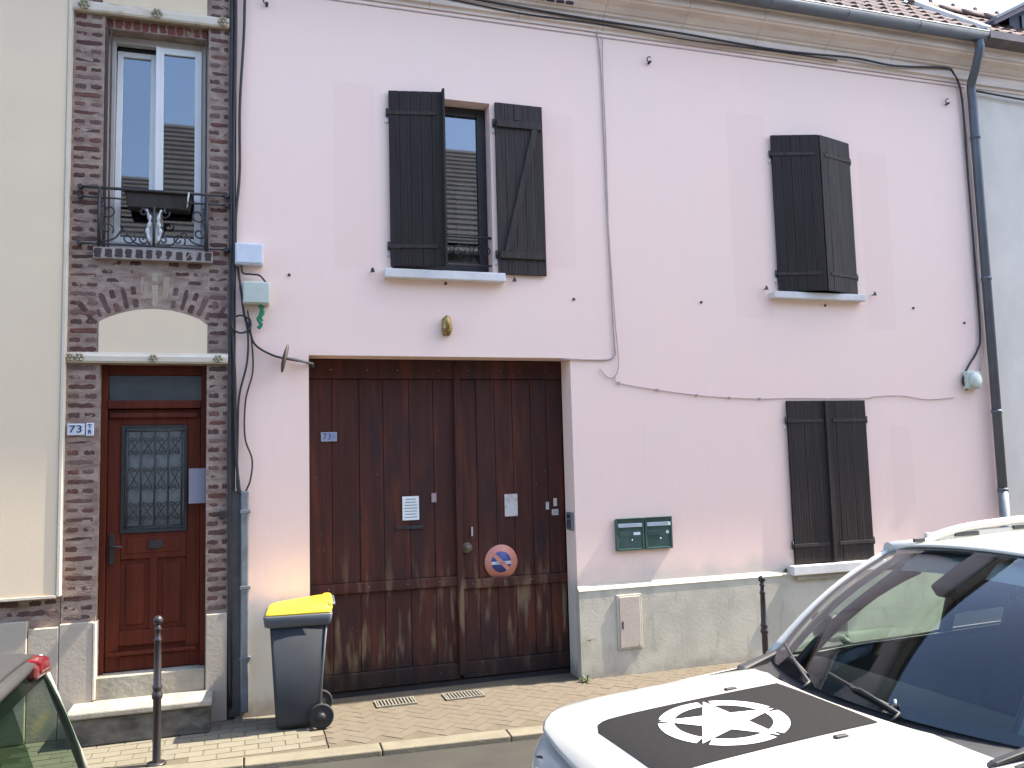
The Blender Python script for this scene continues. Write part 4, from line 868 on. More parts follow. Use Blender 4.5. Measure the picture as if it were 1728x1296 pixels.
b = MB(); b.tube(spline([(0.10, FY - .05, 3.57), (0.125, FY - .06, 3.50), (0.085, FY - .06, 3.45), (0.11, FY - .055, 3.40), (0.085, FY - .05, 3.36)], 6), .016, 6); b.tube(spline([(0.13, FY - .045, 3.56), (0.10, FY - .06, 3.48), (0.12, FY - .05, 3.43)], 5), .012, 6); b.build('ribbon', 'netting', gt)
def cable(pts, r, lab, m='cable', nm='cable', sp=True, n=8):
    b = MB(); b.tube(spline(pts, n) if sp else pts, r, 8); return tag(b.build(nm, m), lab, 'cable')
cy = FY - .03
cable([(-0.115, cy, 7.0), (-0.112, cy, 6.0), (-0.128, cy, 5.0), (-0.12, cy, 4.2), (-0.13, cy, 3.4), (-0.11, cy, 2.9), (-0.10, cy, 2.3), (-0.075, cy, 1.98), (-0.055, cy, 1.9)], .013, 'thick black cable running down the joint left of the pink wall')
cable([(-0.145, FY - .02, 7.0), (-0.15, FY - .02, 5.5), (-0.148, FY - .02, 4.0), (-0.155, FY - .02, 2.6), (-0.15, FY - .02, 1.2), (-0.14, FY - .02, 0.1)], .016, 'black service pipe in the corner between brick and pink houses', nm='service_pipe')
cable([(-0.035, cy, 7.0), (-0.038, cy, 6.2), (-0.075, cy, 5.4), (-0.075, cy, 4.8), (-0.105, cy, 4.4), (-0.11, cy, 4.12)], .012, 'black cable looping away from the joint at the top of the pink wall')
cable([(-0.06, FY - .04, 3.94), (-0.045, FY - .05, 3.86), (0.03, FY - .05, 3.85), (0.10, FY - .05, 3.84), (0.155, FY - .05, 3.775)], .009, 'thin cable arching between the two junction boxes')
cable([(-0.09, cy, 3.92), (-0.06, cy, 3.7), (-0.035, cy, 3.5), (0.01, cy, 3.36), (0.06, cy, 3.22), (0.2, cy, 3.13), (0.35, cy, 3.09), (0.52, cy, 3.06), (0.56, FY + .2, 3.04)], .010, 'black cable bundle sagging from the boxes towards the gate')
cable([(-0.03, cy, 3.48), (0.0, cy, 3.3), (-0.01, cy, 3.05), (-0.075, cy, 2.75), (-0.085, cy, 2.4), (-0.09, cy, 2.0), (-0.075, cy, 1.92)], .009, 'black cable dropping from the green box to the steel conduit')
cable([(-0.005, cy - .02, 3.52), (0.03, cy, 3.25), (0.04, cy, 2.98), (-0.02, cy, 2.72), (-0.025, cy, 2.4), (0.035, cy, 2.2), (0.02, cy, 2.02), (-0.03, cy, 1.9)], .0075, 'looser looping cable dropping beside the steel conduit')
cable([tuple(q) for q in arc(-0.06, 3.40, .075, .085, 40, 400, cy - .02, 22)], .009, 'coiled loop of cable below the junction boxes', sp=False)
cable([(3.47, FY - .012, 6.72), (3.52, FY - .012, 6.4), (3.535, FY - .012, 5.6), (3.54, FY - .012, 4.6), (3.555, FY - .012, 3.7), (3.57, FY - .012, 3.17)], .0075, 'grey cable running down the middle of the pink wall', 'cable_grey')
cable([(3.56, FY - .012, 6.55), (3.545, FY - .02, 6.1), (3.555, FY - .012, 5.5), (3.55, FY - .012, 4.5), (3.575, FY - .02, 3.6), (3.60, FY - .02, 3.1), (3.56, FY - .02, 2.96), (3.48, FY - .015, 2.94), (3.39, FY - .015, 3.03)], .005, 'thinner grey cable hooked at its end beside the middle cable', 'cable_grey')
cable([(3.56, FY - .01, 2.95), (3.60, FY - .01, 2.885), (4.03, FY - .01, 2.815), (4.49, FY - .01, 2.758), (4.88, FY - .01, 2.73), (5.30, FY - .01, 2.715), (5.57, FY - .01, 2.72), (6.6, FY - .012, 2.715), (6.75, FY - .01, 2.735), (7.14, FY - .01, 2.745), (7.5, FY - .01, 2.70), (7.9, FY - .01, 2.72)], .0045, 'thin pinkish cable pinned across the pink wall to the lower shutters', 'cable_grey')
cable([(3.565, FY - .012, 3.17), (3.50, FY - .012, 3.125), (3.30, FY - .012, 3.118), (3.06, FY - .012, 3.122), (2.98, FY + .03, 3.118)], .008, 'thin cable running into the gate opening at its top right', 'cable_grey')
for (x, z) in ((3.60, 2.885), (4.03, 2.815), (4.49, 2.758), (4.88, 2.73), (5.25, 2.717)): bx('cable_clip', 'cable_grey', ph, (x - .012, x + .012, FY - .022, FY - .0, z - .012, z + .012))
cable([(-0.12, FY - .07, 6.76), (1.6, FY - .085, 6.735), (3.2, FY - .07, 6.70), (4.4, FY - .085, 6.68), (5.7, FY - .07, 6.655), (6.7, FY - .085, 6.685), (7.3, FY - .08, 6.665), (8.05, FY - .07, 6.735), (8.22, FY - .05, 6.69), (8.33, FY - .04, 6.4), (8.345, FY - .03, 5.4), (8.35, FY - .03, 4.4), (8.345, FY - .03, 3.5), (8.28, FY - .03, 3.28), (8.15, FY - .03, 3.12), (8.06, FY - .03, 3.0), (8.03, FY - .03, 2.9), (8.08, FY - .03, 2.81)], .0125, 'thick black cable along the cornice and down beside the right downpipe')
cable([(0.3, FY - .06, 6.69), (1.4, FY - .06, 6.72), (2.6, FY - .06, 6.66), (3.45, FY - .06, 6.665), (4.6, FY - .06, 6.63), (5.6, FY - .06, 6.64), (6.5, FY - .06, 6.64)], .008, 'second dark cable slung just under the cornice of the pink house')
cable([(8.345, FY - .04, 6.4), (8.39, FY - .04, 5.2), (8.375, FY - .035, 4.2), (8.38, FY - .035, 3.4), (8.30, FY - .03, 3.03)], .008, 'thin pale cable tight against the right downpipe', 'cable_grey')
for k in range(4):
    x = 2.84 + .105 * k
    cl = thing('insulator', ('leftmost', 'second', 'third', 'rightmost')[k] + ' of the four dark insulators in a row under the cornice', 'insulator', (x, FY - .1, 6.8), group='insulators under the cornice')
    MB().hexa([(x - .045, FY - .14, 6.80), (x + .045, FY - .14, 6.80), (x + .045, FY - .05, 6.80), (x - .045, FY - .05, 6.80), (x - .012, FY - .12, 6.91), (x + .012, FY - .12, 6.91), (x + .012, FY - .07, 6.91), (x - .012, FY - .07, 6.91)]).build('cap', 'navy', cl, .008)
    MB().tube([(x, FY - .095, 6.90), (x, FY - .095, 6.98)], .01, 6).build('pin', 'iron', cl)
# steel conduit
cd_ = thing('steel_conduit', 'tall galvanised steel cable guard at the left foot of the pink wall', 'conduit', (-0.03, FY, 0))
MB().extr([(FY - .002, .05), (FY - .05, .05), (FY - .05, 1.93), (FY - .002, 1.93)], -0.058, 0.010).build('channel', 'galv', cd_, .012)
for z in (.5, 1.1, 1.75): bx('strap', 'galv', cd_, (-0.064, 0.024, FY - .054, FY - .003, z - .015, z + .015), .003)
bx('back_plate', mat('dark_conduit_plate', (.06, .058, .06), .6, (.09, .085, .085), 9), cd_, (-0.15, -0.06, FY - .012, FY + .04, .02, 1.93))
# disc mirror on a rod
dmz = thing('round_mirror', 'round mirror seen edge-on, held on a rod beside the gate corner', 'mirror', (0.31, FY - .2, 3.08))
b = MB(); mm = Matrix.Translation((0.308, FY - .16, 3.085)) @ Matrix.Rotation(R(13), 4, 'Y') @ Matrix.Rotation(R(-4), 4, 'Z')
b.lathe([(.001, -.022), (.07, -.016), (.125, -.004), (.132, .004), (.125, .012), (.001, .012)], (0, 0, 0), 28, 'x'); b.v = [tuple(mm @ Vector(q)) for q in b.v]; b.build('disc', 'rust', dmz)
MB().tube([(0.31, FY - .16, 3.09), (0.45, FY - .08, 3.07), (0.56, FY + .0, 3.055), (0.58, FY + .22, 3.05)], .012).build('rod', 'grey_iron', dmz)
# brass wall lamp
wlp = thing('wall_lamp', 'tarnished brass oval lamp on the wall above the gate', 'lamp', (1.81, FY, 3.42))
b = MB(); b.lathe([(.001, -.10), (.034, -.085), (.053, -.045), (.05, 0.0), (.043, .05), (.026, .085), (.001, .098)], (1.81, FY - .045, 3.43), 18)
b.build('dome', 'brass', wlp); bx('base', mat('dark_lamp_base', (.10, .06, .05), .5, (.06, .04, .035), 20), wlp, (1.772, 1.848, FY - .03, FY - .001, 3.335, 3.51), .015)
MB().lathe([(.049, 0), (.053, .01), (.049, .02)], (1.81, FY - .045, 3.385), 18).build('band', 'rust', wlp)
# mailboxes
for (x0, x1, lab, wcard) in ((3.497, 3.803, 'left green mailbox of the pair, with a wide white name card', .075), (3.815, 4.122, 'right green mailbox of the pair, with a tiny pale sticker', .03)):
    mb = thing('mailbox', lab, 'mailbox', ((x0 + x1) / 2, FY, 1.20), group='twin mailboxes on the pink wall')
    y = FY - .030
    bx('body', 'green_box', mb, (x0, x1, y, FY, 1.20, 1.512), .006)
    fr = frame_ring(MB(), x0, x1, 1.20, 1.512, y - .010, y - .0005, .020).build('frame', 'green_box', mb, .003)
    MB().hexa([(x0 + .022, y - .016, 1.43), (x1 - .022, y - .016, 1.43), (x1 - .022, y - .001, 1.43), (x0 + .022, y - .001, 1.43), (x0 + .022, y - .008, 1.468), (x1 - .022, y - .008, 1.468), (x1 - .022, y - .001, 1.468), (x0 + .022, y - .001, 1.468)]).build('flap', mat('bright_flap', (.52, .56, .58), .25, (.44, .48, .50), 6, metallic=.4), mb, .003)
    bx('hood', 'green_box', mb, (x0, x1, y - .022, y + .002, 1.512, 1.522), .003)
    bx('name_card', 'white', mb, (x1 - .04 - wcard, x1 - .04, y - .004, y - .001, 1.35, 1.378)); bx('lower_flap', 'green_box', mb, (x0 + .03, x0 + .16, y - .006, y - .001, 1.335, 1.385), .004)
    MB().lathe([(.010, 0), (.010, -.006), (.001, -.007)], ((x0 + x1) / 2 + .02, y - .001, 1.30), 10, 'y').build('lock', 'chrome', mb)
# meter hatch
mh = thing('meter_hatch', 'beige upright meter hatch set in the cement plinth', 'hatch', (3.6, FY - .04, .25))
py = FY - .043
bx('hatch_frame', 'plinth', mh, (3.468, 3.738, py - .012, py + .01, .245, .775), .005); bx('door', 'hatch', mh, (3.492, 3.716, py - .020, py - .010, .265, .757), .005)
bx('lock_recess', 'trim', mh, (3.512, 3.528, py - .0225, py - .0195, .45, .52)); bx('vent', 'hatch', mh, (3.69, 3.71, py - .0225, py - .0195, .275, .30))
# grates at the gate foot
for (x0, x1, ya, lab) in ((1.08, 1.44, 7.78, 'left of the two iron grates at the foot of the gate'), (1.70, 2.06, 7.76, 'right of the two iron grates at the foot of the gate')):
    gr_ = thing('drain_grate', lab, 'grate', ((x0 + x1) / 2, ya - .12, PV)); ya -= .06
    bx('tray', 'trim', gr_, (x0, x1, ya - .21, ya, PV - .004, PV + .002)); frame_ = MB()
    for a in ((x0, x1, ya - .21, ya - .195), (x0, x1, ya - .015, ya), (x0, x0 + .015, ya - .195, ya - .015), (x1 - .015, x1, ya - .195, ya - .015)): frame_.box(a[0], a[1], a[2], a[3], PV + .0, PV + .014)
    frame_.build('frame', 'grate', gr_)
    n = 11
    for k in range(n):
        x = x0 + .03 + (x1 - x0 - .06) * k / (n - 1); bx('bar', 'grate', gr_, (x - .007, x + .007, ya - .195, ya - .015, PV + .001, PV + .012))
# weeds in the cracks
for (x, y, s_, lab) in ((3.10, 7.60, 1.0, 'small weed growing at the foot of the gate pier'), (3.155, 7.64, .55, 'tiny weed sprig in the crack of the cement plinth')):
    wd_ = thing('weed', lab, 'weed', (x, y, PV))
    z0 = PV if s_ > .9 else .36
    for k in range(14 if s_ > .9 else 9):
        a = random.uniform(0, 6.28); L = random.uniform(.05, .11) * s_; h = random.uniform(.02, .05) * s_
        dx, dy_ = math.cos(a), math.sin(a) if s_ > .9 else -abs(math.sin(a)); b = MB(); wv = .011 * s_
        b.add([(x, y, z0 + .0), (x + dx * L * .5 - dy_ * wv, y + dy_ * L * .5 + dx * wv, z0 + h), (x + dx * L, y + dy_ * L, z0 + h * .7), (x + dx * L * .5 + dy_ * wv, y + dy_ * L * .5 - dx * wv, z0 + h)], [(0, 1, 2, 3)])
        b.build('leaf', 'weed', wd_, solid=.002)
# ================================================================ bollards
def bollard(x, y, h, lab):
    t = thing('bollard', lab, 'bollard', (x, y, PV), group='black bollards along the kerb', local=True)
    s_ = h / 1.08
    prof_ = [(.036, 0), (.036, .02), (.034, .03), (.034, .46), (.043, .47), (.046, .49), (.043, .505), (.036, .515), (.036, .53), (.041, .54), (.041, .555), (.033, .565), (.030, .80), (.026, .87), (.033, .88), (.034, .895), (.026, .905), (.022, .93), (.022, .955), (.030, .963), (.030, .978), (.020, .988), (.020, 1.0)]
    MB().lathe([(r_ * .84, z * s_) for r_, z in prof_], (0, 0, 0), 20).build('post', 'bollard', t)
    MB().lathe([(.012, 1.0 * s_)] + [(.035 * math.cos(R(a)), 1.033 * s_ + .035 * math.sin(R(a))) for a in range(-65, 91, 15)], (0, 0, 0), 18).build('ball_finial', 'bollard', t)
    MB().lathe([(.07, 0), (.065, .012), (.04, .016)], (0, 0, 0), 18).build('base_collar', 'bollard', t)
    return t
bollard(-0.632, 6.78, 1.075, 'slim black bollard with ball top in front of the varnished door')
bollard(4.72, 7.03, .97, 'black bollard behind the white car bonnet by the cement plinth')
# ================================================================ wheelie bin
wb = thing('wheelie_bin', 'grey wheelie bin with yellow lid beside the brown gate', 'bin', (0.42, 7.36, PV), R(-4), local=True)
BH = .84
def ring(z, x0, x1, yh, r_=.03, n=5):
    pts = []
    for (cx, cy_, a0) in ((x1 - r_, yh - r_, 0), (x0 + r_, yh - r_, 90), (x0 + r_, -yh + r_, 180), (x1 - r_, -yh + r_, 270)):
        for k in range(n): a = R(a0 + 90 * k / (n - 1)); pts.append((cx + r_ * math.cos(a), cy_ + r_ * math.sin(a), z))
    return pts
def loft(b, rings, cap=True, smooth=True):
    n = len(rings[0]); vs_ = [q for r_ in rings for q in r_]; fs_ = [(i * n + k, i * n + (k + 1) % n, (i + 1) * n + (k + 1) % n, (i + 1) * n + k) for i in range(len(rings) - 1) for k in range(n)]
    if cap: fs_ += [tuple(range(n))[::-1], tuple((len(rings) - 1) * n + k for k in range(n))]
    return b.add(vs_, fs_, smooth)
loft(MB(), [ring(.025, -.185, .12, .175), ring(.06, -.19, .13, .18), ring(.12, -.195, .17, .185), ring(BH, -.235, .215, .225)]).build('body', 'bin', wb)
loft(MB(), [ring(BH - .01, -.245, .225, .235), ring(BH, -.275, .25, .245), ring(BH + .075, -.285, .265, .25), ring(BH + .085, -.28, .26, .245)]).build('rim', 'bin_rim', wb)
loft(MB(), [ring(BH + .086, -.275, .255, .24), ring(BH + .10, -.265, .255, .235), [(x, y, BH + .115 + (x + .28) * .10) for x, y, _ in ring(0, -.24, .25, .215, .05)], [(x, y, BH + .125 + (x + .28) * .11) for x, y, _ in ring(0, -.20, .20, .18, .06)]]).build('lid', 'yellow', wb)
MB().box(.18, .268, -.215, .215, BH + .09, BH + .185).build('lid_back', 'yellow', wb, .03, 3)
MB().tube([(.235, -.20, BH + .14), (.275, -.19, BH + .15), (.275, .19, BH + .15), (.235, .20, BH + .14)], .014).build('handle', 'bin_rim', wb)
for s_ in (-1, 1):
    wh = MB().lathe([(.001, -.02), (.035, -.022), (.05, -.012), (.078, -.014), (.095, -.020), (.10, -.008), (.10, .008), (.095, .02), (.05, .014), (.001, .016)], (.17, s_ * .215, .10), 26, 'y').build('wheel', 'rubber', wb)
    MB().lathe([(.001, -s_ * .0), (.03, 0), (.03, s_ * .026), (.001, s_ * .028)], (.17, s_ * .215, .10), 16, 'y').build('hub', 'trim', wh)
MB().tube([(.17, -.2, .10), (.17, .2, .10)], .012).build('axle', 'galv', wb)
for y in (-.232, .232): MB().tube([(.213, y * .97, BH - .02), (.150, y * .80, .14)], .009).build('edge_rib', 'bin_rim', wb)
# ================================================================ cars
def lerp(a, b, t): return a + (b - a) * t
def pw(x, pts):
    if x <= pts[0][0]: return pts[0][1]
    for (a, b), (c, d) in zip(pts, pts[1:]):
        if x <= c: t = (x - a) / (c - a); t = t * t * (3 - 2 * t) * .4 + t * .6; return b + (d - b) * t
    return pts[-1][1]
def shell(plan, ztop, prof, zb=.24, n=5):
    """wrap-around lower body: plan half outline front centre -> rear centre, mirrored; prof = (fraction of height, inset)"""
    half = [Vector((p[0], p[1], 0)) for p in spline([(a, b, 0) for a, b in plan], n)]
    full = half + [Vector((p.x, -p.y, 0)) for p in half[::-1][1:-1]]
    N = len(full); rings = []
    for i, p in enumerate(full):
        d = (full[(i + 1) % N] - full[i - 1]).normalized(); nn_ = Vector((d.y, -d.x, 0))
        if nn_.dot(p - Vector((2.2, 0, 0))) < 0: nn_ = -nn_
        zt = ztop(p.x, abs(p.y))
        rings.append([(p.x - nn_.x * ins, p.y - nn_.y * ins, zb + (zt - zb) * fr) for fr, ins in prof])
    return MB().grid(rings + [rings[0]])
def wheel(t, x, y, r_, s_, rim='chrome'):
    wv = MB().lathe([(r_ * .62, -.10), (r_ * .93, -.105), (r_, -.08), (r_, .08), (r_ * .93, .105), (r_ * .62, .10)], (x, y, r_), 32, 'y').build('wheel', 'rubber', t)
    b = MB().lathe([(.03, s_ * .09), (r_ * .2, s_ * .085), (r_ * .25, s_ * .05), (r_ * .58, s_ * .06), (r_ * .64, s_ * .10), (r_ * .64, -s_ * .05), (.02, -s_ * .05)], (x, y, r_), 28, 'y')
    b.build('rim', rim, wv)
    for k in range(5):
        a = R(72 * k + 20); sp = MB(); c, s2_ = math.cos(a), math.sin(a)
        sp.tube([(x + c * r_ * .12, y + s_ * .092, r_ + s2_ * r_ * .12), (x + c * r_ * .60, y + s_ * .098, r_ + s2_ * r_ * .60)], r_ * .07, 6).build('spoke', rim, wv)
    return wv
# ---- white SUV, bonnet towards the left of the picture
sv = thing('white_car', 'white off-roader with black star decal on its bonnet, parked at right', 'car', (1.03, 3.07, RD), R(2.3), local=True)
def zbase(u): return 1.128 - .070 * (max(0, 1.42 - u) / 1.3) ** 1.25 - .105 * math.exp(-max(0, u - .21) / .085)
VH = .745
def hz(u, v): a = abs(v) / VH; return zbase(u) - .050 * a ** 3.0 + .008 * math.exp(-((abs(v) - .50) / .06) ** 2) * min(1, max(0, (u - .2) / .3))
def uf(v): a = abs(v) / VH; return .215 + .08 * a ** 2.2 + .13 * max(0, a - .72) / .28 * max(0, a - .72) / .28
def ur(v): a = abs(v) / VH; return 1.36 + .16 * a ** 2
rows = [[(lerp(uf(v), ur(v), t ** 1.4), v, hz(lerp(uf(v), ur(v), t ** 1.4), v)) for v in [VH * (k / 24 * 2 - 1) for k in range(25)]] for t in [i / 26 for i in range(27)]]
bon = MB().grid(rows).build('bonnet', 'car_white', sv, solid=.01)
def suvtop(u, v): return pw(u, [(.14, .93), (.25, .955), (.38, 1.0), (.65, 1.032), (1.2, 1.072), (1.6, 1.10), (2.2, 1.13), (4.0, 1.15), (4.5, 1.14)])
PL = [(.145, 0), (.155, .30), (.18, .52), (.235, .69), (.335, .815), (.53, .885), (.95, .915), (2.2, .925), (3.6, .92), (4.1, .90), (4.36, .83), (4.45, .66), (4.48, .3), (4.49, 0)]
PR = [(0, .10), (.06, .04), (.2, .005), (.45, 0), (.62, .004), (.78, .012), (.88, .030), (.945, .065), (.98, .105), (1.0, .15), (1.0, .165)]
shell(PL, suvtop, PR).build('body', 'car_white', sv)
# decal on the flat of the bonnet
def on(u, v, h): return (u, v, hz(u, v) + h)
DW = .315
dec = MB(); rws = []
for i in range(31):
    t = i / 30; u = .37 + t * (1.345 - .37); rr = []
    for k in range(17):
        s_ = k / 8 - 1; wv = DW
        if u < .47: wv = DW - .10 + math.sqrt(max(0, .10 ** 2 - (.47 - u) ** 2))
        rr.append(on(u, s_ * wv, .008))
    rws.append(rr)
dec.grid(rws).build('bonnet_decal', 'decal', bon)
SU, SR = .835, .264
st_ = MB()
def ringseg(b, a0, a1, r0, r1, n=12, h=.0105):
    b.grid([[on(SU + lerp(r0, r1, j / 3) * math.cos(R(lerp(a0, a1, i / n))), lerp(r0, r1, j / 3) * math.sin(R(lerp(a0, a1, i / n))), h) for j in range(4)] for i in range(n + 1)])
dirs = [147 + 72 * k for k in range(5)]
for k in range(5):
    a = dirs[k]; ringseg(MBk := MB(), a + 5.5, a + 66.5, SR * .755, SR); MBk.build('star_ring', 'decal_white', bon)
star = MB(); out = []
for k in range(5):
    out.append((SR * .99, dirs[k])); out.append((SR * .385, dirs[k] + 36))
for k in range(10):
    (ra, aa), (rb_, ab) = out[k], out[(k + 1) % 10]
    rws = []
    pa = (ra * math.cos(R(aa)), ra * math.sin(R(aa))); pb_ = (rb_ * math.cos(R(ab)), rb_ * math.sin(R(ab)))
    for i in range(7):
        t = i / 6; rws.append([on(SU + lerp(0.001 * pa[0], lerp(pa[0], pb_[0], t), j / 5), lerp(0.001 * pa[1], lerp(pa[1], pb_[1], t), j / 5), .0112) for j in range(6)])
    star.grid(rws)
star.build('star', 'decal_white', bon)
for (u, v) in ((1.12, .36), (1.12, -.36)): MB().box(u - .03, u + .03, v - .012, v + .012, hz(u, v) - .002, hz(u, v) + .014).build('washer_jet', 'trim', bon, .005)
# windscreen and its surround
def ws(s_, t, push=0.0):
    b0 = Vector((1.455 + .20 * s_ * s_, .775 * s_, 1.125 - .01 * s_ * s_)); t0 = Vector((2.34 + .075 * abs(s_) ** 2.4, .645 * s_, 1.712 - .055 * s_ * s_))
    p = b0.lerp(t0, t); bulge = .055 * math.sin(math.pi * t)
    return p + Vector((-.55, 0, .83)) * (bulge + push)
MB().grid([[ws(k / 12 - 1, i / 16) for k in range(25)] for i in range(17)]).build('windscreen', 'windscreen', sv)
frit = MB(); frit.grid([[ws(k / 12 - 1, t, -.004) for k in range(25)] for t in (.955, 1.0)]); frit.grid([[ws(k / 12 - 1, t, -.004) for k in range(25)] for t in (0, .05)])
for s_ in (-1, 1): frit.grid([[ws(s_ * q, i / 16, -.004) for q in (.955, 1.0)] for i in range(17)])
frit.build('glass_border', 'trim', sv)
MB().grid([[ws(k / 12 - 1, t, -.03 - .3 * (1 - t)) for k in range(25)] for t in (.86, .92, .99)]).build('header_trim', 'headlining', sv)
cow = MB(); cow.grid([[(lerp(ur(v * VH / .80 if abs(v) < .8 else VH) - .03, ws(v / .775 if abs(v) < .775 else math.copysign(1, v), 0).x + .03, t), v, lerp(1.045, 1.12, t) - .03 * (1 - t)) for v in [-.80 + 1.6 * k / 20 for k in range(21)]] for t in (0, .5, 1)])
cow.build('cowl', 'trim', sv, solid=.01)
for s_ in (-1, 1):
    MB().tube([ws(s_ * 1.03, i / 10) + Vector((0.02, s_ * .012, -.005)) for i in range(11)], [.034, .029, .026, .024, .022, .021, .021, .021, .021, .022, .024], 10).build('windscreen_pillar', 'car_white', sv)
    MB().grid([[ws(s_ * lerp(lerp(.86, .80, i / 12), 1.0, q), i / 12 * .97, -.045 - .02 * math.sin(math.pi * q)) for q in (0, .33, .66, 1)] for i in range(13)]).build('pillar_trim', 'cabin', sv)
    MB().tube([ws(s_ * lerp(.83, .74, i / 10), i / 10 * .95, -.10) for i in range(11)], [.03] * 8 + [.035, .04, .05], 8).build('door_frame', 'trim', sv)
    MB().hexa([(1.40, s_ * .74, 1.06), (1.75, s_ * .80, 1.06), (1.75, s_ * .76, 1.06), (1.40, s_ * .70, 1.06), (1.44, s_ * .765, 1.105), (1.78, s_ * .80, 1.17), (1.78, s_ * .76, 1.17), (1.46, s_ * .72, 1.10)]).build('wing_corner', 'trim', sv, .008)
def wiper(s0, s1, t0, t1):
    a, b_ = ws(s0, t0, .02), ws(s1, t1, .022); m_ = a.lerp(b_, .45)
    o = MB().tube([Vector((a.x - .05, a.y, a.z - .03)), a, m_ + Vector((-.01, 0, .02)), a.lerp(b_, .62)], .008, 6).build('wiper', 'trim', sv)
    MB().tube([ws(lerp(s0, s1, .15), lerp(t0, t1, .15) + .02, .006), ws(lerp(s0, s1, .5), lerp(t0, t1, .5) + .02, .006), ws(s1, t1 + .02, .006)], .0075, 6).build('wiper_blade', 'trim', o)
wiper(.30, .93, .0, .09); wiper(-.38, .22, .0, .06)
MB().tube([ws(-.33, .03, .012), ws(-.31, .055, .014)], .007).build('washer_arm', 'galv', sv)
# roof, rails
def roofz(u, v): a = abs(v) / .70; return 1.712 + .048 * math.sin(min(1, max(0, (u - 2.3)) / 1.5) * math.pi / 2) - .055 * a * a - .05 * a ** 8 - .07 * max(0, (u - 3.6) / .75) ** 2
rows = [[(lerp(2.325 + .075 * (abs(v) / .645) ** 2.4, 4.36 - .05 * (v / .7) ** 2, t), v, roofz(lerp(2.325, 4.36, t), v)) for v in [.70 * (k / 12 - 1) for k in range(25)]] for t in [i / 20 for i in range(21)]]
roof_ = MB().grid(rows).build('roof', 'car_white', sv, solid=.012)
rows = [[(q[0] + .02, q[1] * .95, q[2] - .035) for q in rw_] for rw_ in rows]; MB().grid(rows).build('headlining', 'headlining', sv)
for s_ in (-1, 1):
    v = s_ * .60
    rl = MB().tube(spline([(2.55, v, roofz(2.55, v) + .0), (2.72, v, roofz(2.72, v) + .045), (3.0, v, roofz(3.0, v) + .068), (3.5, v, roofz(3.5, v) + .07), (4.0, v, roofz(4.0, v) + .06), (4.2, v, roofz(4.2, v))], 6), .024, 10).build('roof_rail', 'car_white', sv)
    MB().box(2.60, 4.15, v - .012, v + .012, 1.66, roofz(3.0, v) + .045).build('rail_base', 'car_white', rl, .004)
    for (u0, u1) in ((2.50, 2.58), (2.80, 2.98), (3.25, 3.5)): MB().box(u0, u1, v - s_ * .013 - .007, v - s_ * .013 + .007, roofz(u0, v) + .022, roofz(u1, v) + .038).build('rail_slot', 'trim', rl, .003)
    # side glass, pillars, doors
    e_lo = [(1.80, .845, 1.12), (2.95, .855, 1.135), (3.75, .85, 1.145), (4.30, .80, 1.16)]; e_hi = [(2.50, .685, 1.635), (2.98, .70, 1.65), (3.75, .69, 1.645), (4.18, .67, 1.60)]
    for k, (g0, g1) in enumerate(((0, 1), (1, 2), (2, 3))):
        a, b_, c_, d_ = e_lo[g0], e_lo[g1], e_hi[g1], e_hi[g0]
        MB().add([(q[0], s_ * q[1], q[2]) for q in (a, b_, c_, d_)], [(0, 1, 2, 3)]).build('side_window', 'car_glass', sv)
    for k, r_ in ((1, .035), (2, .035), (3, .06)): MB().tube([(e_lo[k][0], s_ * (e_lo[k][1] - .01), e_lo[k][2] - .03), (e_hi[k][0], s_ * (e_hi[k][1] - .01), e_hi[k][2] + .02)], r_, 8).build('window_pillar', 'trim' if k < 3 else 'car_white', sv)
    MB().tube([(2.40, s_ * .672, 1.655)] + [(q[0], s_ * (q[1] + .0), q[2] + .015) for q in e_hi[1:]], .035, 8).build('roof_edge', 'car_white', sv)
    MB().tube([(1.66, s_ * .83, 1.10)] + [(q[0], s_ * (q[1] + .005), q[2] - .012) for q in e_lo[1:]], .009, 8).build('waist_seal', 'trim', sv)
    mir = MB().box(2.20, 2.33, min(s_ * .93, s_ * 1.12), max(s_ * .93, s_ * 1.12), 1.10, 1.26).build('door_mirror', 'trim', sv, .035, 3); MB().box(2.328, 2.334, min(s_ * .95, s_ * 1.10), max(s_ * .95, s_ * 1.10), 1.12, 1.24).build('mirror_glass', 'chrome', mir)
    MB().tube([(2.27, s_ * .86, 1.10), (2.27, s_ * .96, 1.14)], .022, 6).build('mirror_foot', 'trim', mir)
    for (u0, u1) in ((1.78, 2.94), (2.97, 3.85)):
        yv = s_ * .9265; d_ = MB().box(u0, u1, min(yv, yv - s_ * .02), max(yv, yv - s_ * .02), .36, .96).build('door', 'car_white', sv, .02, 3)
        MB().box(u1 - .22, u1 - .06, min(yv, yv + s_ * .03), max(yv, yv + s_ * .03), .87, .91).build('door_handle', 'car_white', d_, .01)
    for xw in (.86, 3.60):
        wheel(sv, xw, s_ * .83, .345, s_)
        MB().tube([(xw + .41 * math.cos(R(a)), s_ * .915, .345 + .41 * math.sin(R(a))) for a in range(-12, 193, 12)], .028, 6).build('wheel_arch', 'trim', sv)
    hl = MB().lathe([(.115, 0), (.11, -.02), (.06, -.032), (.001, -.036)], (.245, s_ * .52, .76), 24, 'x').build('headlamp', 'lamp_clear', sv)
    MB().lathe([(.13, .01), (.13, -.012), (.112, -.014)], (.245, s_ * .52, .76), 24, 'x').build('headlamp_bezel', 'trim', hl)
    MB().box(4.44, 4.475, min(s_ * .56, s_ * .80), max(s_ * .56, s_ * .80), .86, 1.08).build('tail_lamp', 'lamp_red', sv, .02)
gr_ = MB().box(.14, .17, -.40, .40, .68, .90).build('grille', 'car_white', sv, .02)
for k in range(7): MB().box(.134, .145, -.38 + .111 * k, -.31 + .111 * k, .70, .88).build('grille_slot', 'trim', gr_, .015)
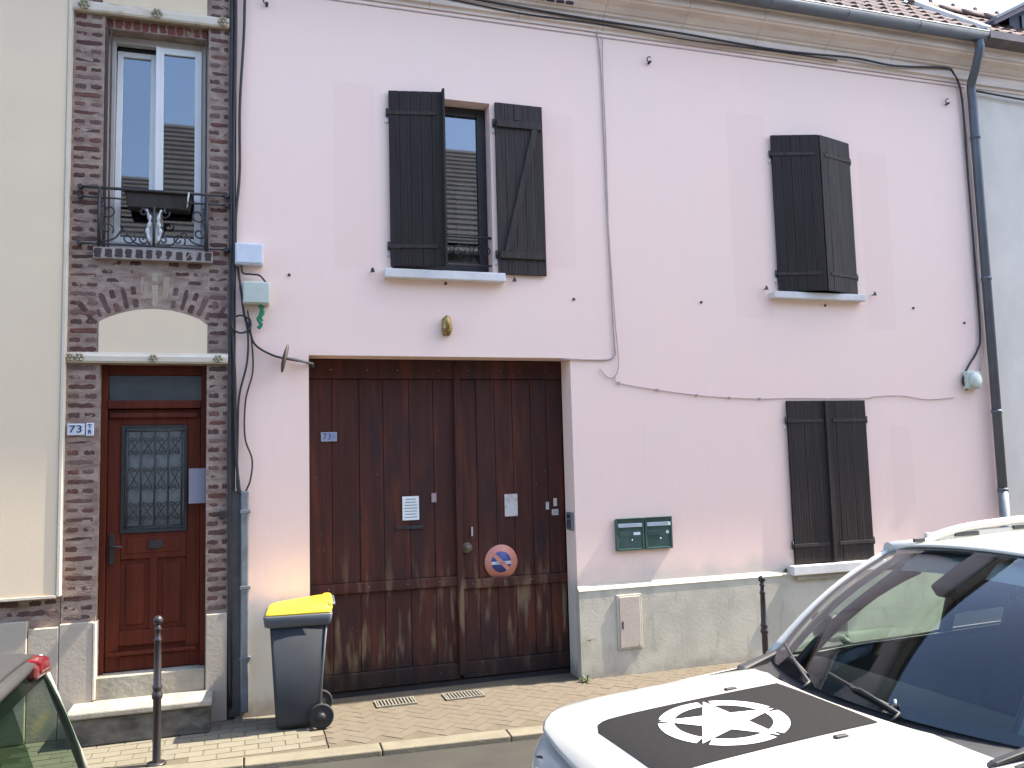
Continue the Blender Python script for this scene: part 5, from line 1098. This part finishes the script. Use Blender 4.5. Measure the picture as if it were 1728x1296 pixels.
MB().box(.10, .26, -.66, .66, .30, .56).build('front_bumper', 'trim', sv, .06, 3)
MB().box(4.40, 4.54, -.74, .74, .32, .60).build('rear_bumper', 'trim', sv, .06, 3)
MB().add([(4.45, -.74, 1.14), (4.45, .74, 1.14), (4.33, .60, 1.62), (4.33, -.60, 1.62)], [(0, 1, 2, 3)]).build('rear_window', 'car_glass', sv)
MB().box(.2, 4.4, -.84, .84, .20, .30).build('underbody', 'trim', sv)
# cabin
MB().grid([[(u, v, z) for v in (-.80, -.4, 0, .4, .80)] for u, z in ((1.50, 1.09), (1.70, 1.105), (1.95, 1.10), (2.06, 1.05), (2.12, .9), (2.15, .55))]).build('dashboard', 'trim', sv)
MB().box(1.5, 4.4, -.85, .85, .32, .50).build('cabin_floor', 'seat', sv)
for s_ in (-1, 1):
    MB().box(1.8, 4.2, min(s_ * .80, s_ * .86), max(s_ * .80, s_ * .86), .5, 1.10).build('door_trim', 'cabin', sv, .02)
    v = s_ * .38
    st2 = MB().hexa([(2.9, v - .25, .75), (3.05, v - .25, .75), (3.05, v + .25, .75), (2.9, v + .25, .75), (3.10, v - .19, 1.33), (3.20, v - .19, 1.33), (3.20, v + .19, 1.33), (3.10, v + .19, 1.33)]).build('seat', 'seat', sv, .05, 3)
    MB().box(3.12, 3.22, v - .13, v + .13, 1.37, 1.55).build('headrest', 'seat', st2, .04, 3)
    MB().box(2.55, 3.0, v - .25, v + .25, .55, .75).build('cushion', 'seat', st2, .06, 3)
MB().box(3.75, 3.9, -.62, .62, .7, 1.25).build('rear_seat', 'seat', sv, .06, 3)
sw = MB().tube([(2.32 + .06 * math.sin(R(a)) , -.38 + .185 * math.cos(R(a)), 1.0 + .175 * math.sin(R(a))) for a in range(0, 361, 15)], .016, 8).build('steering_wheel', 'trim', sv)
MB().tube([(2.10, -.38, .92), (2.33, -.38, 1.0)], .05, 8).build('steering_column', 'trim', sw)
p = ws(0.02, .80, -.05); MB().hexa([tuple(ws(-.10, .70, -.02)), tuple(ws(.12, .70, -.02)), tuple(ws(.12, .70, -.09)), tuple(ws(-.10, .70, -.09)), tuple(ws(-.12, .98, -.012)), tuple(ws(.12, .98, -.012)), tuple(ws(.12, .98, -.10)), tuple(ws(-.12, .98, -.10))]).build('sensor_housing', 'trim', sv, .015)
rvm = MB().box(2.26, 2.30, -.155, .125, 1.47, 1.545).build('rear_view_mirror', 'trim', sv, .015); MB().tube([(2.28, -.01, 1.53), (2.24, 0, 1.62)], .012).build('mirror_stem', 'trim', rvm)
# ---- grey car, only its tail in view
gc = thing('grey_car', 'dusty grey hatchback with high red tail lamp, only its tail showing bottom left', 'car', (-4.60, 2.56, RD + .10), 0.0, local=True)
GL = 4.20
def gtop(u, v): return pw(u, [(0, .78), (.3, .88), (1.1, 1.0), (2.0, 1.04), (3.6, 1.06), (4.25, 1.05)])
PG = [(0, 0), (.02, .3), (.07, .58), (.22, .76), (.6, .83), (1.5, .86), (3.2, .855), (3.8, .83), (4.05, .74), (4.16, .52), (4.19, .25), (4.20, 0)]
shell(PG, gtop, PR).build('body', 'car_grey', gc)
def groof(u, v): a = abs(v) / .66; return 1.605 - .045 * a * a - .05 * a ** 7 - .30 * max(0, (1.9 - u) / 1.0) ** 2 - .055 * max(0, (u - 3.2) / .75) ** 2.2
rows = [[(lerp(1.55, 3.93 + .035 * (1 - (v / .66) ** 2), t), v, groof(lerp(1.55, 3.95, t), v)) for v in [.66 * (k / 10 - 1) for k in range(21)]] for t in [i / 24 for i in range(25)]]
MB().grid(rows).build('roof', 'car_grey', gc, solid=.02)
def rg(s_, t): return Vector((3.935 + .03 * (1 - s_ * s_) + .14 * t + .02 * math.sin(math.pi * t), lerp(.65, .76, t) * s_, lerp(1.525 - .05 * s_ * s_, 1.02, t)))
MB().grid([[rg(k / 10 - 1, i / 10) for k in range(21)] for i in range(11)]).build('rear_window', 'dark_car_glass', gc)
fr2 = MB(); 
for s_ in (-1, 1): fr2.grid([[rg(s_ * q, i / 10) - Vector((.004, 0, 0)) for q in (.93, 1.0)] for i in range(11)])
fr2.grid([[rg(k / 10 - 1, t) - Vector((.004, 0, 0)) for k in range(21)] for t in (0, .12)]); fr2.build('glass_border', 'trim', gc)
MB().grid([[Vector((3.93 + .05 * (1 - (k / 10 - 1) ** 2) + dx, .655 * (k / 10 - 1), 1.535 - .048 * (k / 10 - 1) ** 2 + dz)) for k in range(21)] for dx, dz in ((-.12, .012), (-.02, .012), (.015, .0), (.005, -.025), (-.06, -.035))]).build('roof_spoiler', 'car_grey', gc)
for s_ in (-1, 1):
    MB().tube([Vector((3.93, s_ * .655, 1.49)), Vector((3.99, s_ * .70, 1.3)), Vector((4.07, s_ * .755, 1.04))], [.012, .013, .016], 10).build('rear_pillar', 'pvc_grey', gc)
    tl = MB().hexa([(3.90, s_ * .36, 1.525), (3.99, s_ * .36, 1.52), (3.99, s_ * .36, 1.475), (3.90, s_ * .36, 1.475), (3.88, s_ * .66, 1.495), (3.965, s_ * .655, 1.475), (3.97, s_ * .655, 1.435), (3.90, s_ * .66, 1.43)])
    tl.build('tail_lamp', 'lamp_pale', gc, .01)
    MB().hexa([(3.93, s_ * .40, 1.532), (3.994, s_ * .40, 1.524), (3.994, s_ * .40, 1.485), (3.93, s_ * .40, 1.49), (3.93, s_ * .55, 1.52), (3.984, s_ * .55, 1.508), (3.988, s_ * .55, 1.47), (3.93, s_ * .55, 1.475)]).build('lamp_reflector', 'lamp_red', gc, .008)
    for (u0, u1, w0, w1) in ((1.5, 2.4, 1.95, 2.4), (2.44, 3.3, 2.44, 3.3), (3.34, 3.9, 3.34, 3.8)):
        MB().add([(u0, s_ * .80, 1.05), (u1, s_ * .80, 1.06), (w1, s_ * .665, 1.49), (w0, s_ * .665, 1.48)], [(0, 1, 2, 3)]).build('side_window', 'dark_car_glass', gc)
    for u in (2.42, 3.32): MB().tube([(u, s_ * .80, 1.03), (u, s_ * .66, 1.52)], .035, 8).build('window_pillar', 'trim', gc)
    MB().tube([(1.25, s_ * .74, 1.0), (1.62, s_ * .66, 1.30), (2.0, s_ * .645, 1.545)], .035, 8).build('windscreen_pillar', 'car_grey', gc)
    for xw in (.80, 3.38): wheel(gc, xw, s_ * .77, .31, s_)
MB().grid([[Vector((lerp(1.15, 1.85, t), lerp(.70, .60, t) * (k / 6 - 1), lerp(1.0, 1.56, t))) for k in range(13)] for t in (0, .5, 1)]).build('windscreen', 'dark_car_glass', gc)
MB().grid([[Vector((u, v * .8, z)) for v in (-.95, -.4, .4, .95)] for u, z in ((.1, .80), (.4, .90), (.9, .985), (1.2, 1.01))]).build('bonnet', 'car_grey', gc)
MB().box(4.08, 4.24, -.74, .74, .32, .62).build('rear_bumper', 'car_grey', gc, .06, 3)
MB().box(.2, 4.0, -.78, .78, .18, .5).build('cabin_floor', 'seat', gc)
MB().box(3.2, 3.95, -.6, .6, .9, .98).build('parcel_shelf', 'trim', gc, .02)
for v in (-.38, .0, .38):
    o = MB().box(3.05, 3.2, v - .18, v + .18, .6, 1.2).build('rear_seat', 'seat', gc, .05, 3); MB().box(3.1, 3.2, v - .10, v + .10, 1.24, 1.38).build('headrest', 'seat', o, .03, 3)
MB().tube([(4.02, .05, 1.02), (4.02, -.1, 1.10), (3.97, -.35, 1.25)], .010, 6).build('rear_wiper', 'trim', gc)
print('bricks', nbr, 'tiles', ntile, nt2, 'pavers', cnt, len(cand), 'objects', len(bpy.data.objects))
